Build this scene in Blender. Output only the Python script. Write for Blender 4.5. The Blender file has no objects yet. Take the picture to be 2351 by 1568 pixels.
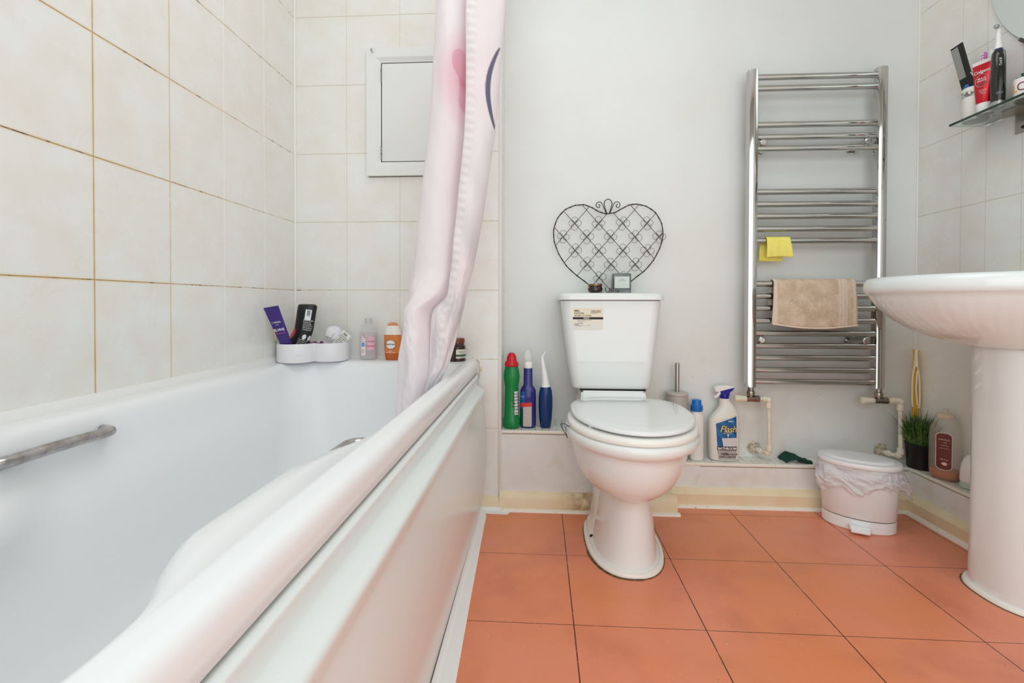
import bpy, bmesh, math, random
from mathutils import Vector, Matrix
random.seed(7)
PI = math.pi
SC = bpy.context.scene
COL = SC.collection

# ------------------------------------------------------------------ camera
psi, th, rho = .0582, .0123, -.0022
c, s = math.cos(psi), math.sin(psi); c2, s2 = math.cos(th), math.sin(th); c3, s3 = math.cos(rho), math.sin(rho)
xa = Vector((c, s, 0)); fw = Vector((-s*c2, c*c2, -s2)); za = Vector((-s*s2, c*s2, c2))
rt = c3*xa - s3*za; up = s3*xa + c3*za
cam = bpy.data.cameras.new('camera'); cam.sensor_width = 36; cam.sensor_fit = 'HORIZONTAL'
cam.lens = 1079.05/2351*36
cam.shift_y = -(784-708.24)/2351
cam.clip_start = .02
co = bpy.data.objects.new('camera', cam); COL.objects.link(co)
m = Matrix.Identity(4)
for i in range(3):
    m[i][0] = rt[i]; m[i][1] = up[i]; m[i][2] = -fw[i]
m[2][3] = .754
co.matrix_world = m
SC.camera = co

# ------------------------------------------------------------------ light
W = bpy.data.worlds.new('world'); SC.world = W; W.use_nodes = True
W.node_tree.nodes['Background'].inputs[0].default_value = (.9, .95, 1, 1)
W.node_tree.nodes['Background'].inputs[1].default_value = .35
def area(name, loc, rot, sx, sy, power, col):
    l = bpy.data.lights.new(name, 'AREA'); l.shape = 'RECTANGLE'; l.size = sx; l.size_y = sy
    l.energy = power; l.color = col
    o = bpy.data.objects.new(name, l); COL.objects.link(o); o.location = loc; o.rotation_euler = rot
    return o
area('ceiling_light', (.12, .85, 2.33), (0, 0, 0), 1.3, 1.0, 8.5, (.90, .975, 1))
area('rear_fill_light', (.345, -.375, 1.06), (PI/2, 0, 0), 1.98, 1.96, 20, (.88, .968, 1))  # added fill light behind the camera, brightens the room from the front
SC.view_settings.view_transform = 'Standard'; SC.view_settings.look = 'None'
SC.view_settings.exposure = -0.06; SC.view_settings.gamma = 1
SC.view_settings.use_curve_mapping = False
SC.cycles.max_bounces = 14; SC.cycles.diffuse_bounces = 7; SC.cycles.glossy_bounces = 5
SC.cycles.transmission_bounces = 10; SC.cycles.transparent_max_bounces = 12
SC.cycles.caustics_reflective = False; SC.cycles.caustics_refractive = False

# ------------------------------------------------------------------ materials
def lin(v):
    v /= 255.
    return v/12.92 if v <= .04045 else ((v+.055)/1.055)**2.4
def rgb(*a): return (lin(a[0]), lin(a[1]), lin(a[2]), 1)
MATS = {}
def mat(name, col, rough=.5, metal=0, trans=0, ior=1.45, alpha=1, coat=0, bump=0, bscale=60, vary=0, vscale=6, vcol=None, sss=0, spec=None):
    if name in MATS: return MATS[name]
    M = bpy.data.materials.new(name); M.use_nodes = True; nt = M.node_tree; b = nt.nodes['Principled BSDF']
    b.inputs['Base Color'].default_value = rgb(*col); b.inputs['Roughness'].default_value = rough
    b.inputs['Metallic'].default_value = metal; b.inputs['Transmission Weight'].default_value = trans
    b.inputs['IOR'].default_value = ior; b.inputs['Alpha'].default_value = alpha; b.inputs['Coat Weight'].default_value = coat
    if spec is not None: b.inputs['Specular IOR Level'].default_value = spec
    if sss: b.inputs['Subsurface Weight'].default_value = sss; b.inputs['Subsurface Radius'].default_value = (.01, .01, .01)
    geo = None
    if vary or bump: geo = nt.nodes.new('ShaderNodeNewGeometry')
    if vary:
        n = nt.nodes.new('ShaderNodeTexNoise'); n.inputs['Scale'].default_value = vscale; n.inputs['Detail'].default_value = 6
        nt.links.new(geo.outputs['Position'], n.inputs['Vector'])
        r = nt.nodes.new('ShaderNodeMapRange'); r.inputs[1].default_value = .35; r.inputs[2].default_value = .75; r.inputs[4].default_value = vary
        nt.links.new(n.outputs['Fac'], r.inputs[0])
        x = nt.nodes.new('ShaderNodeMix'); x.data_type = 'RGBA'; x.inputs[6].default_value = rgb(*col); x.inputs[7].default_value = rgb(*(vcol or [k*.8 for k in col]))
        nt.links.new(r.outputs[0], x.inputs[0]); nt.links.new(x.outputs[2], b.inputs['Base Color'])
    if bump:
        n = nt.nodes.new('ShaderNodeTexNoise'); n.inputs['Scale'].default_value = bscale; n.inputs['Detail'].default_value = 5
        nt.links.new(geo.outputs['Position'], n.inputs['Vector'])
        bp = nt.nodes.new('ShaderNodeBump'); bp.inputs['Strength'].default_value = bump; bp.inputs['Distance'].default_value = .004
        nt.links.new(n.outputs['Fac'], bp.inputs['Height']); nt.links.new(bp.outputs[0], b.inputs['Normal'])
    MATS[name] = M
    return M

class NT:
    """tiny helper to write node maths"""
    def __init__(self, name):
        self.M = bpy.data.materials.new(name); self.M.use_nodes = True; self.nt = self.M.node_tree
        self.b = self.nt.nodes['Principled BSDF']
        g = self.nt.nodes.new('ShaderNodeNewGeometry'); self.pos = g.outputs['Position']
        sp = self.nt.nodes.new('ShaderNodeSeparateXYZ'); self.nt.links.new(self.pos, sp.inputs[0])
        self.x, self.y, self.z = sp.outputs
    def put(self, sock, v):
        if isinstance(v, (int, float)): sock.default_value = v
        elif isinstance(v, tuple): sock.default_value = v
        else: self.nt.links.new(v, sock)
    def m(self, op, a, b=0, c=0):
        n = self.nt.nodes.new('ShaderNodeMath'); n.operation = op
        self.put(n.inputs[0], a); self.put(n.inputs[1], b); self.put(n.inputs[2], c)
        return n.outputs[0]
    def rng(self, v, a, b, c=0., d=1.):
        n = self.nt.nodes.new('ShaderNodeMapRange'); self.put(n.inputs[0], v)
        for i, k in enumerate((a, b, c, d)): n.inputs[i+1].default_value = k
        return n.outputs[0]
    def noise(self, scale, det=4, dist=0, vec=None, rough=.55):
        n = self.nt.nodes.new('ShaderNodeTexNoise'); n.inputs['Scale'].default_value = scale; n.inputs['Detail'].default_value = det
        n.inputs['Distortion'].default_value = dist; n.inputs['Roughness'].default_value = rough
        self.nt.links.new(vec or self.pos, n.inputs['Vector']); return n.outputs['Fac']
    def mix(self, f, a, b):
        n = self.nt.nodes.new('ShaderNodeMix'); n.data_type = 'RGBA'
        self.put(n.inputs[0], f); self.put(n.inputs[6], a); self.put(n.inputs[7], b); return n.outputs[2]
    def line(self, v, p0, step, half):
        """1 on joint lines at p0 + k*step"""
        t = self.m('DIVIDE', self.m('SUBTRACT', v, p0), step)
        d = self.m('MULTIPLY', self.m('ABSOLUTE', self.m('SUBTRACT', self.m('FRACT', self.m('ADD', t, .5)), .5)), step)
        return self.m('LESS_THAN', d, half), d
    def at(self, v, p, half):
        return self.m('LESS_THAN', self.m('ABSOLUTE', self.m('SUBTRACT', v, p)), half)
    def bump(self, h, strength=.4, dist=.002):
        n = self.nt.nodes.new('ShaderNodeBump'); n.inputs['Strength'].default_value = strength; n.inputs['Distance'].default_value = dist
        self.put(n.inputs['Height'], h); self.nt.links.new(n.outputs[0], self.b.inputs['Normal'])
    def out(self, col, rough=.3):
        self.put(self.b.inputs['Base Color'], col); self.put(self.b.inputs['Roughness'], rough); return self.M

def tile_mat(name, axis, p0, step, z0, zs, stain=None, extra=(), painted_below=None):
    T = NT(name); u = getattr(T, axis)
    if step: lu, du = T.line(u, p0, step, .0013)
    else:
        lu = 0.
        for e in extra: lu = T.m('MAXIMUM', lu, T.at(u, e, .0012))
    lz, dz = T.line(T.z, z0, zs, .0013)
    n1 = T.rng(T.noise(12, 8), .32, .72)
    base = T.mix(n1, rgb(233, 235, 233), rgb(230, 225, 217))
    n2 = T.rng(T.noise(5, 5), .48, .78, 0, .5)
    base = T.mix(n2, base, rgb(230, 220, 213))
    veins = T.m('LESS_THAN', T.m('ABSOLUTE', T.m('SUBTRACT', T.noise(14, 7, 1.2), .5)), .006)
    base = T.mix(T.m('MULTIPLY', veins, .06), base, rgb(196, 188, 172))
    g0 = rgb(232, 228, 218)
    if stain:
        near = T.rng(T.y, 1.45, .95)
        g_h = T.mix(T.m('MULTIPLY', near, 1.), T.mix(T.rng(T.noise(22, 4), .4, .6), rgb(222, 212, 196), rgb(190, 170, 138)), rgb(188, 150, 92))
        mold = T.m('MULTIPLY', T.rng(T.noise(45, 3), .52, .60), T.rng(T.noise(6, 2), .44, .54))
        g_h = T.mix(T.m('MULTIPLY', mold, .85), g_h, rgb(70, 50, 28))
        nearv = T.rng(T.y, 1.2, 1.08)
        g_v = T.mix(nearv, rgb(250, 248, 244), T.mix(T.rng(T.noise(12, 3), .4, .6), rgb(206, 178, 128), rgb(196, 156, 98)))
        # yellow bleeding beside the near joints
        bleed = T.m('MULTIPLY', T.m('MULTIPLY', near, T.m('MAXIMUM', T.rng(dz, .006, .0013), T.rng(du, .005, .0013))), .35)
        base = T.mix(bleed, base, rgb(216, 186, 130))
    else:
        mold = T.m('MULTIPLY', T.rng(T.noise(40, 3), .5, .58), T.rng(T.noise(4, 2), .4, .5))
        low = T.rng(T.z, 1.1, .8) if axis == 'x' else .25
        g_h = T.mix(T.m('MULTIPLY', mold, low), rgb(206, 198, 180), rgb(110, 88, 50))
        g_v = rgb(216, 210, 196)
    colr = T.mix(lz, T.mix(lu, base, g_v), g_h)
    if painted_below:
        colr = T.mix(T.m('LESS_THAN', T.z, painted_below), colr, rgb(234, 232, 225))
    h = T.m('SUBTRACT', T.m('MULTIPLY', T.noise(25, 6), .35), T.m('MAXIMUM', lz, lu))
    T.bump(h, .35, .0015)
    return T.out(colr, T.rng(T.noise(7), .3, .7, .16, .34))

mWallL = tile_mat('left_wall_tiles', 'y', .9147, .2, .7994, .2525, stain=True)
mWallB = tile_mat('back_wall_tiles', 'x', -.914, .2, .7994, .2525)
mWallR = tile_mat('right_wall_tiles', 'y', 0, 0, 1.0827, .2527, extra=(1.6879, 1.5992, 1.4864, 1.2864, 1.0864, .8864, .6864), painted_below=.845)

def paint_mat(name, ca, cb, specks=1., rough=.42):
    T = NT(name)
    base = T.mix(T.rng(T.noise(3, 6), .35, .7), ca, cb)
    low = T.rng(T.z, .75, .12)
    grime = T.m('MULTIPLY', T.rng(T.noise(11, 7, .5), .5, .75), T.m('MULTIPLY', low, .45))
    base = T.mix(grime, base, rgb(206, 190, 160))
    v = T.nt.nodes.new('ShaderNodeTexVoronoi'); v.inputs['Scale'].default_value = 42; T.nt.links.new(T.pos, v.inputs['Vector'])
    sp = T.m('MULTIPLY', T.m('LESS_THAN', v.outputs['Distance'], .07), T.m('GREATER_THAN', T.noise(9, 2), .58))
    base = T.mix(T.m('MULTIPLY', sp, T.m('MULTIPLY', T.rng(T.z, .95, .5), .8*specks)), base, rgb(92, 78, 60))
    T.bump(T.noise(55, 6), .10, .003)
    return T.out(base, rough)
mPaint = paint_mat("white_wall_paint", rgb(228, 231, 229), rgb(223, 225, 221), .6, .6)
mBox = paint_mat('boxing_paint', rgb(232, 236, 236), rgb(225, 227, 226), 1.2)
T = NT('skirting_paint')
b0 = T.mix(T.rng(T.noise(10, 5), .35, .7), rgb(234, 221, 192), rgb(227, 209, 170))
# brown damp patch beside the toilet foot
px = T.rng(T.m('ABSOLUTE', T.m('SUBTRACT', T.x, .16)), .09, .0)
patch = T.m('MULTIPLY', px, T.rng(T.noise(28, 6), .36, .58))
b0 = T.mix(T.m('MULTIPLY', patch, .8), b0, rgb(156, 112, 44))
sp = T.m('MULTIPLY', T.m('GREATER_THAN', T.noise(260, 2), .73), T.m('GREATER_THAN', T.noise(14, 2), .5))
b0 = T.mix(T.m('MULTIPLY', sp, .6), b0, rgb(80, 60, 40))
T.bump(T.noise(70, 5), .15, .003)
mSkirt = T.out(b0, .45)
T = NT('white_bead')
sp = T.m('GREATER_THAN', T.noise(120, 3), .68)
mBead = T.out(T.mix(T.m('MULTIPLY', sp, .75), rgb(236, 233, 222), rgb(80, 68, 50)), .35)
T = NT('yellowed_sealant')
mSeal = T.out(T.mix(T.rng(T.noise(60, 3), .5, .66), rgb(232, 228, 214), rgb(198, 178, 128)), .35)

T = NT('mosaic_shelf')
l1, _ = T.line(T.x, .012, .0255, .0008); l2, _ = T.line(T.y, 1.79, .10, .0008)
brk = T.rng(T.noise(30, 2), .42, .52)
mMosA = T.out(T.mix(T.m('MULTIPLY', T.m('MAXIMUM', l1, l2), brk), rgb(234, 232, 226), rgb(48, 42, 36)), .25)
T = NT('mosaic_shelf_side')
l1, _ = T.line(T.y, .012, .0255, .0008); l2, _ = T.line(T.x, 1.352, .026, .0008)
brk = T.rng(T.noise(30, 2), .40, .5)
mMosB = T.out(T.mix(T.m('MULTIPLY', T.m('MAXIMUM', l1, l2), brk), rgb(226, 220, 208), rgb(60, 50, 40)), .28)

T = NT('terracotta_floor')
lx, _ = T.line(T.x, .0827, .3039, .0014); ly, _ = T.line(T.y, 1.7057, .3039, .0009)
f1 = T.mix(T.rng(T.noise(2.3, 3, .3), .38, .62), rgb(226, 140, 110), rgb(224, 137, 92))
f1 = T.mix(T.m('MULTIPLY', T.rng(T.noise(5.5, 4, .2), .5, .7), .5), f1, rgb(194, 114, 90))
f1 = T.mix(T.m('MULTIPLY', T.m('GREATER_THAN', T.noise(120, 2), .74), .5), f1, rgb(96, 56, 40))
f1 = T.mix(T.m('MULTIPLY', T.m('GREATER_THAN', T.noise(95, 2, 0), .755), .8), f1, rgb(232, 200, 180))
mj = T.m('MAXIMUM', lx, ly)
gcol = T.mix(T.rng(T.noise(40, 2), .55, .7), rgb(84, 48, 28), rgb(150, 96, 66))
T.bump(T.m('SUBTRACT', T.m('MULTIPLY', T.noise(60, 5), .15), mj), .3, .0015)
mFloor = T.out(T.mix(mj, f1, gcol), T.rng(T.noise(4), .3, .7, .22, .36))

mCer = mat('white_ceramic', (229, 232, 231), .06, coat=.3)
mAcr = mat('white_acrylic', (236, 238, 240), .24, spec=.3)
mPanel = mat('bath_panel_acrylic', (224, 229, 228), .22, spec=.28)
mSeat = mat('white_seat_plastic', (236, 235, 230), .14)
mLid = mat('white_lid_plastic', (229, 232, 233), .07)
mChr = mat('chrome', (198, 197, 194), .05, metal=1)
mChrT = mat('tarnished_chrome', (196, 194, 194), .20, metal=1, vary=.8, vscale=45, vcol=(118, 104, 92))
mSteel = mat('brushed_steel', (170, 163, 154), .32, metal=1)
mGreyPl = mat('grey_plastic', (176, 170, 162), .38)
mBlk = mat('black_plastic', (24, 24, 26), .3)
mInk = mat('black_print', (18, 17, 18), .5)
mWIn = mat('white_print', (240, 240, 238), .5)
mWPl = mat('white_plastic', (236, 235, 232), .28)
mWPipe = mat('cream_painted_pipe', (231, 224, 208), .35, vary=.5, vscale=60, vcol=(206, 190, 160))
mDark = mat('dark_gap', (30, 26, 22), .8)
mWood = mat('white_painted_wood', (229, 230, 227), .35)
mGlass = mat('clear_glass', (250, 252, 250), .02, trans=1, ior=1.45)
mCardH = mat('hall_dark', (104, 96, 88), .7)

# ------------------------------------------------------------------ mesh helpers
def finish(name, bm, material, parent=None, smooth=35, kind=None):
    bmesh.ops.recalc_face_normals(bm, faces=bm.faces)
    me = bpy.data.meshes.new(name); bm.to_mesh(me); bm.free()
    for p in me.polygons: p.use_smooth = True
    try: me.set_sharp_from_angle(angle=math.radians(smooth))
    except Exception: pass
    mats = material if isinstance(material, (list, tuple)) else [material]
    for k in mats: me.materials.append(k)
    o = bpy.data.objects.new(name, me); COL.objects.link(o)
    if parent is not None: o.parent = parent
    if kind: o['kind'] = kind
    return o
def thing(name, label, cat, loc=(0, 0, 0), group=None):
    o = bpy.data.objects.new(name, None); COL.objects.link(o); o.location = loc
    o.empty_display_size = .05
    o['label'] = label; o['category'] = cat
    if group: o['group'] = group
    return o
def tag(o, label, cat, group=None):
    o['label'] = label; o['category'] = cat
    if group: o['group'] = group
    return o
def NB(): return bmesh.new()
def box(bm, x0, x1, y0, y1, z0, z1, bev=0, seg=2, mi=0):
    r = bmesh.ops.create_cube(bm, size=1)
    vs = r['verts']
    for v in vs:
        v.co = Vector(((x0+x1)/2+v.co.x*(x1-x0), (y0+y1)/2+v.co.y*(y1-y0), (z0+z1)/2+v.co.z*(z1-z0)))
    fs = set(f for v in vs for f in v.link_faces)
    for f in fs: f.material_index = mi
    if bev:
        es = list(set(e for v in vs for e in v.link_edges))
        bmesh.ops.bevel(bm, geom=es, offset=bev, segments=seg, affect='EDGES', profile=.5)
    return bm
def loft(bm, rings, cap0=True, cap1=True, closed=True, mi=0):
    R = [[bm.verts.new(p) for p in ring] for ring in rings]
    n = len(R[0])
    for a, b in zip(R[:-1], R[1:]):
        for i in range(n if closed else n-1):
            j = (i+1) % n
            try: bm.faces.new((a[i], a[j], b[j], b[i])).material_index = mi
            except ValueError: pass
    if cap0: bm.faces.new(R[0]).material_index = mi
    if cap1: bm.faces.new(list(reversed(R[-1]))).material_index = mi
    return R
def sring(cx, cy, z, rx, ry, n=32, e=2., rot=0):
    out = []
    for i in range(n):
        t = 2*PI*i/n; ct, st = math.cos(t), math.sin(t)
        x = rx*math.copysign(abs(ct)**(2/e), ct); y = ry*math.copysign(abs(st)**(2/e), st)
        out.append((cx+x*math.cos(rot)-y*math.sin(rot), cy+x*math.sin(rot)+y*math.cos(rot), z))
    return out
def lathe(bm, prof, cx=0, cy=0, n=32, e=2., sq=1., mi=0, cap0=True, cap1=True, rot=0):
    """prof: (z, r) or (z, rx, ry)"""
    rings = [sring(cx, cy, p[0], p[1], (p[2] if len(p) > 2 else p[1]*sq), n, e, rot) for p in prof]
    return loft(bm, rings, cap0, cap1, mi=mi)
def cat(pts, k=6, closed=False):
    """Catmull-Rom smoothing"""
    P = [Vector(p) for p in pts]; out = []; n = len(P)
    rngi = range(n if closed else n-1)
    for i in rngi:
        p0 = P[(i-1) % n] if closed or i > 0 else P[0]; p1 = P[i]; p2 = P[(i+1) % n]; p3 = P[(i+2) % n] if closed or i+2 < n else P[-1]
        for j in range(k):
            t = j/k
            out.append(.5*((2*p1)+(-p0+p2)*t+(2*p0-5*p1+4*p2-p3)*t*t+(-p0+3*p1-3*p2+p3)*t**3))
    if not closed: out.append(P[-1])
    return out
def tube(bm, pts, r, n=8, closed=False, mi=0, flat=1.):
    P = [Vector(p) for p in pts]; m = len(P); rings = []
    u = None
    for i, p in enumerate(P):
        a = P[i-1] if (i > 0 or closed) else P[i]; b = P[(i+1) % m] if (i < m-1 or closed) else P[i]
        d = (b-a).normalized()
        if u is None:
            u = d.cross(Vector((0, 0, 1)) if abs(d.z) < .9 else Vector((1, 0, 0))).normalized()
        else:
            u = (u-d*u.dot(d)).normalized()
        w = d.cross(u)
        rr = r[i] if isinstance(r, (list, tuple)) else r
        rings.append([p+u*rr*math.cos(2*PI*k/n)+w*rr*flat*math.sin(2*PI*k/n) for k in range(n)])
    if closed:
        R = [[bm.verts.new(q) for q in ring] for ring in rings]
        for i in range(m):
            a, b = R[i], R[(i+1) % m]
            # align closing ring
            off = 0
            if i == m-1: off = min(range(n), key=lambda o_: (a[0].co-b[o_].co).length)
            for k in range(n):
                try: bm.faces.new((a[k], a[(k+1) % n], b[(k+1+off) % n], b[(k+off) % n])).material_index = mi
                except ValueError: pass
    else: loft(bm, rings, mi=mi)
    return bm
def prism(bm, poly, y0, y1, axis='y', mi=0):
    """extrude polygon (a,b) along an axis: axis y -> (x,z), axis x -> (y,z), axis z -> (x,y)"""
    def P(a, b, t): return {'y': (a, t, b), 'x': (t, a, b), 'z': (a, b, t)}[axis]
    return loft(bm, [[P(a, b, y0) for a, b in poly], [P(a, b, y1) for a, b in poly]], mi=mi)
def xform(bm, M):
    bmesh.ops.transform(bm, matrix=M, verts=bm.verts); return bm
def rotm(p, ax, ang): return Matrix.Translation(p) @ Matrix.Rotation(ang, 4, ax) @ Matrix.Translation(-Vector(p))

_tc = {}
def text_bm(txt, h, bold=0, italic=0, space=1., align='CENTER'):
    """flat text mesh in the XY plane, cap height h, centred (or left aligned) on x, baseline y=0"""
    cu = bpy.data.curves.new('t', 'FONT'); cu.body = txt; cu.size = h/.69; cu.offset = bold*h; cu.shear = italic
    cu.space_character = space; cu.align_x = align; cu.resolution_u = 8 if h > .015 else 3
    o = bpy.data.objects.new('t', cu); COL.objects.link(o)
    dg = bpy.context.evaluated_depsgraph_get(); dg.update()
    me = bpy.data.meshes.new_from_object(o.evaluated_get(dg))
    bm = bmesh.new(); bm.from_mesh(me)
    bpy.data.objects.remove(o); bpy.data.curves.remove(cu); bpy.data.meshes.remove(me)
    return bm
def warp(bm, fn):
    for v in bm.verts: v.co = Vector(fn(v.co.x, v.co.y))
    return bm
class Body:
    """bottle surface: rings (z, rx, ry[, e[, dx]]) around (cx, cy); +v is z, phi is measured from the -Y side"""
    def __init__(self, rings, n=40, cx=0, cy=0, yaw=0, e=2.): self.r = rings; self.n = n; self.cx, self.cy, self.yaw, self.e = cx, cy, yaw, e
    def par(self, z):
        r = self.r
        if z <= r[0][0]: a = b = r[0]; t = 0
        elif z >= r[-1][0]: a = b = r[-1]; t = 0
        else:
            for a, b in zip(r[:-1], r[1:]):
                if a[0] <= z <= b[0]: break
            t = (z-a[0])/max(1e-9, b[0]-a[0])
        g = lambda q, i, d: q[i] if len(q) > i else d
        return [g(a, i, d)*(1-t)+g(b, i, d)*t for i, d in ((1, 0), (2, 0), (3, self.e), (4, 0))]
    def pt(self, phi, z, off=0):
        rx, ry, e, dx = self.par(z); rx += off; ry += off
        a = phi-PI/2; ca, sa = math.cos(a), math.sin(a)
        x = dx+rx*math.copysign(abs(ca)**(2/e), ca); y = ry*math.copysign(abs(sa)**(2/e), sa)
        cy_, sy_ = math.cos(self.yaw), math.sin(self.yaw)
        return (self.cx+x*cy_-y*sy_, self.cy+x*sy_+y*cy_, z)
    def mesh(self, bm, mi=0, off=0, cap=True):
        rings = []
        for q in self.r: rings.append([self.pt(2*PI*i/self.n, q[0]+1e-9, off) for i in range(self.n)])
        return loft(bm, rings, cap, cap, mi=mi)
    def patch(self, bm, p0, p1, z0, z1, off=.0006, nu=14, nv=10, top=None, bot=None, mi=0):
        R = []
        for j in range(nv+1):
            row = []
            for i in range(nu+1):
                u = i/nu; zt = z1 if top is None else z1+top(u); zb = z0 if bot is None else z0+bot(u)
                row.append(bm.verts.new(self.pt(p0+(p1-p0)*u, zb+(zt-zb)*j/nv, off)))
            R.append(row)
        for a, b in zip(R[:-1], R[1:]):
            for i in range(nu): bm.faces.new((a[i], a[i+1], b[i+1], b[i])).material_index = mi
        return bm
    def disc(self, bm, phi, z, r, off=.0009, n=24, asp=1., mi=0):
        rad = self.par(z)[0]; cvert = bm.verts.new(self.pt(phi, z, off))
        vs = [bm.verts.new(self.pt(phi+r*math.cos(2*PI*k/n)/rad, z+r*asp*math.sin(2*PI*k/n), off)) for k in range(n)]
        for k in range(n): bm.faces.new((cvert, vs[k], vs[(k+1) % n])).material_index = mi
    def text(self, txt, phi, z, h, off=.0012, **kw):
        t = text_bm(txt, h, **kw); rad = self.par(z)[0]
        return warp(t, lambda u, v: self.pt(phi+u/rad, z+v, off))
def join(bm, other, M=None, mi=None):
    if M is not None: other.transform(M)
    if mi is not None:
        for f in other.faces: f.material_index = mi
    me = bpy.data.meshes.new('j'); other.to_mesh(me); other.free(); bm.from_mesh(me); bpy.data.meshes.remove(me)
    return bm
def local(o, root):
    """meshes are modelled in world coordinates: keep them there under a moved root"""
    o.matrix_parent_inverse = Matrix.Translation(root.location).inverted()
    return o
def part(name, bm, material, root, smooth=35, label=None):
    o = finish(name, bm, material, root, smooth)
    r = root; off = Vector((0, 0, 0))
    while r is not None:
        off += Vector(r.location); r = r.parent
    for v in o.data.vertices: v.co -= off
    if label: o['label'] = label
    return o

# ================================================================== SETTING
XL, XR, YT, YP = -.9127, 1.429, 1.709, 1.873
XN, ZC, YR = -.1390, 2.36, -.40
def struct(name, bm, material, smooth=35): return finish(name, bm, material, None, smooth, 'structure')
b = NB(); box(b, XL-.1, XR+.1, -2.2, YP+.1, -.08, 0); struct('floor', b, mFloor)
b = NB(); box(b, XL-.1, XR+.1, YR-.1, YP+.1, ZC, ZC+.08); struct('ceiling', b, mat('ceiling_paint', (235, 235, 232), .6))
b = NB(); box(b, XL-.1, XL, YR, YT+.1, 0, ZC); struct('wall_left', b, mWallL)
b = NB(); box(b, XL, XN, YT, YT+.2, 0, ZC); struct('wall_back', b, mWallB)
b = NB(); box(b, XN, XR+.1, YP, YP+.1, 0, ZC); struct('wall_back_painted', b, mPaint)
b = NB(); box(b, XR, XR+.1, YR, YP, 0, ZC); struct('wall_right', b, mWallR)
b = NB(); box(b, XL-.1, -.66, YR-.1, YR, 0, ZC); box(b, 1.35, XR+.1, YR-.1, YR, 0, ZC); box(b, -.66, 1.35, YR-.1, YR, 2.07, ZC)
struct('wall_rear', b, mat('rear_wall_paint', (206, 204, 198), .6))
b = NB()
for x0_, x1_ in ((-.66, -.61), (.315, .375), (1.30, 1.35)): box(b, x0_, x1_, YR-.06, YR-.002, 0, 2.07)
box(b, -.66, 1.35, YR-.06, YR-.002, 2.03, 2.07); box(b, -.66, 1.35, YR-.06, YR-.002, 0, .07)
struct('added_window_1', b, mat('added_frame_white', (225, 225, 222), .4))  # unseen frame added around the rear fill light
b = NB(); box(b, -.61, 1.30, YR-.045, YR-.040, .07, 2.03); struct('added_window_2', b, mat('added_pane', (226, 232, 232), .4))  # unseen pane added behind the fill light
# plastic trims at the end of the tiling and in the corners
b = NB(); box(b, XN-.010, XN+.0015, YT-.003, YT+.004, .05, ZC, .001); struct('trim_1', b, mat('trim_plastic', (222, 222, 217), .35))
b = NB(); tube(b, [(XL+.003, YT-.003, .55), (XL+.003, YT-.003, ZC)], .0045, 10); struct('trim_2', b, mat('corner_sealant', (236, 234, 228), .35))
b = NB(); tube(b, [(XR-.002, YP-.002, .16), (XR-.002, YP-.002, ZC)], .003, 8); struct('trim_3', b, mat('corner_sealant', (236, 234, 228), .35))
# bath edge sealant strips on the walls
b = NB(); prism(b, [(XL, .545), (XL, .566), (XL+.004, .563), (XL+.013, .5485), (XL+.013, .5455)], .03, YT, 'y')
prism(b, [(YT, .545), (YT, .556), (YT-.003, .556), (YT-.008, .5475), (YT-.008, .545)], XL+.02, -.23, 'x')
struct('trim_4', b, mat('bath_sealant', (230, 230, 228), .3))
b = NB(); tube(b, cat([(-.245, YT-.004, .553), (-.225, YT-.004, .549), (-.2165, YT-.004, .538), (-.214, YT-.005, .51), (-.217, YT-.005, .48)], 5), .0035, 8); struct('trim_5', b, mSeal)

# boxed-in pipe runs with mosaic-topped ledges
zA, zB, XB, YB = .287, .157, 1.345, 1.785
b = NB(); box(b, XN+.001, .30, YT, YP, 0, zA-.004); struct('trim_6', b, mBox)
b = NB(); box(b, .30, XR, YB, YP, 0, zB-.004); box(b, XB, XR, YR+.01, YB+.001, 0, zB-.004); struct('trim_7', b, mBox)
b = NB(); box(b, XN+.001, .30, YT+.010, YP, zA-.004, zA); struct('trim_8', b, mMosA)
b = NB(); box(b, .30, XR, YB+.010, YP, zB-.004, zB); struct('trim_9', b, mMosA)
b = NB(); box(b, XB+.010, XR, YR+.01, YB+.009, zB-.004, zB+.0002); struct('trim_10', b, mMosB)
b = NB(); box(b, XN+.001, .302, YT-.002, YT+.010, zA-.011, zA+.001, .003); struct('trim_11', b, mBead)
b = NB(); box(b, .30, XB+.002, YB-.002, YB+.010, zB-.011, zB+.001, .003)
box(b, XB-.002, XB+.010, YR+.02, YB-.002, zB-.011, zB+.001, .003); struct('trim_12', b, mBead)
# thin grime line under the ledge edging
b = NB(); box(b, XN+.004, .30, YT-.0008, YT+.001, zA-.0125, zA-.011); box(b, .6, XB, YB-.0008, YB+.001, zB-.0125, zB-.011); box(b, XB-.0008, XB+.001, .9, YB-.01, zB-.0125, zB-.011)
struct('trim_13', b, mat('grime_line', (120, 98, 68), .7))
# skirting: bevelled top board
def skirt(name, pts, thick, h, nx, ny):
    """pts: start,end on the wall face; (nx,ny) outward"""
    (x0, y0), (x1, y1) = pts
    prof = [(0, 0), (thick, 0), (thick, h-.020), (thick*.55, h-.006), (0, h)]
    b = NB(); loft(b, [[(x0+nx*a, y0+ny*a, z) for a, z in prof], [(x1+nx*a, y1+ny*a, z) for a, z in prof]])
    return struct(name, b, mSkirt)
skirt('baseboard_back', ((XN-.004, YT), (.4924, YT)), .020, .066, 0, -1)
skirt('baseboard_back_2', ((.470, YB), (XB, YB)), .022, .068, 0, -1)
skirt('baseboard_back_3', ((-.235, YT), (XN-.004, YT)), .018, .047, 0, -1)
skirt('baseboard_right', ((XB, YB), (XB, YR+.02)), .022, .068, -1, 0)
b = NB(); box(b, .30, .4924, YT, YB, 0, .056, .003); struct('trim_14', b, mSkirt)
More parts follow.
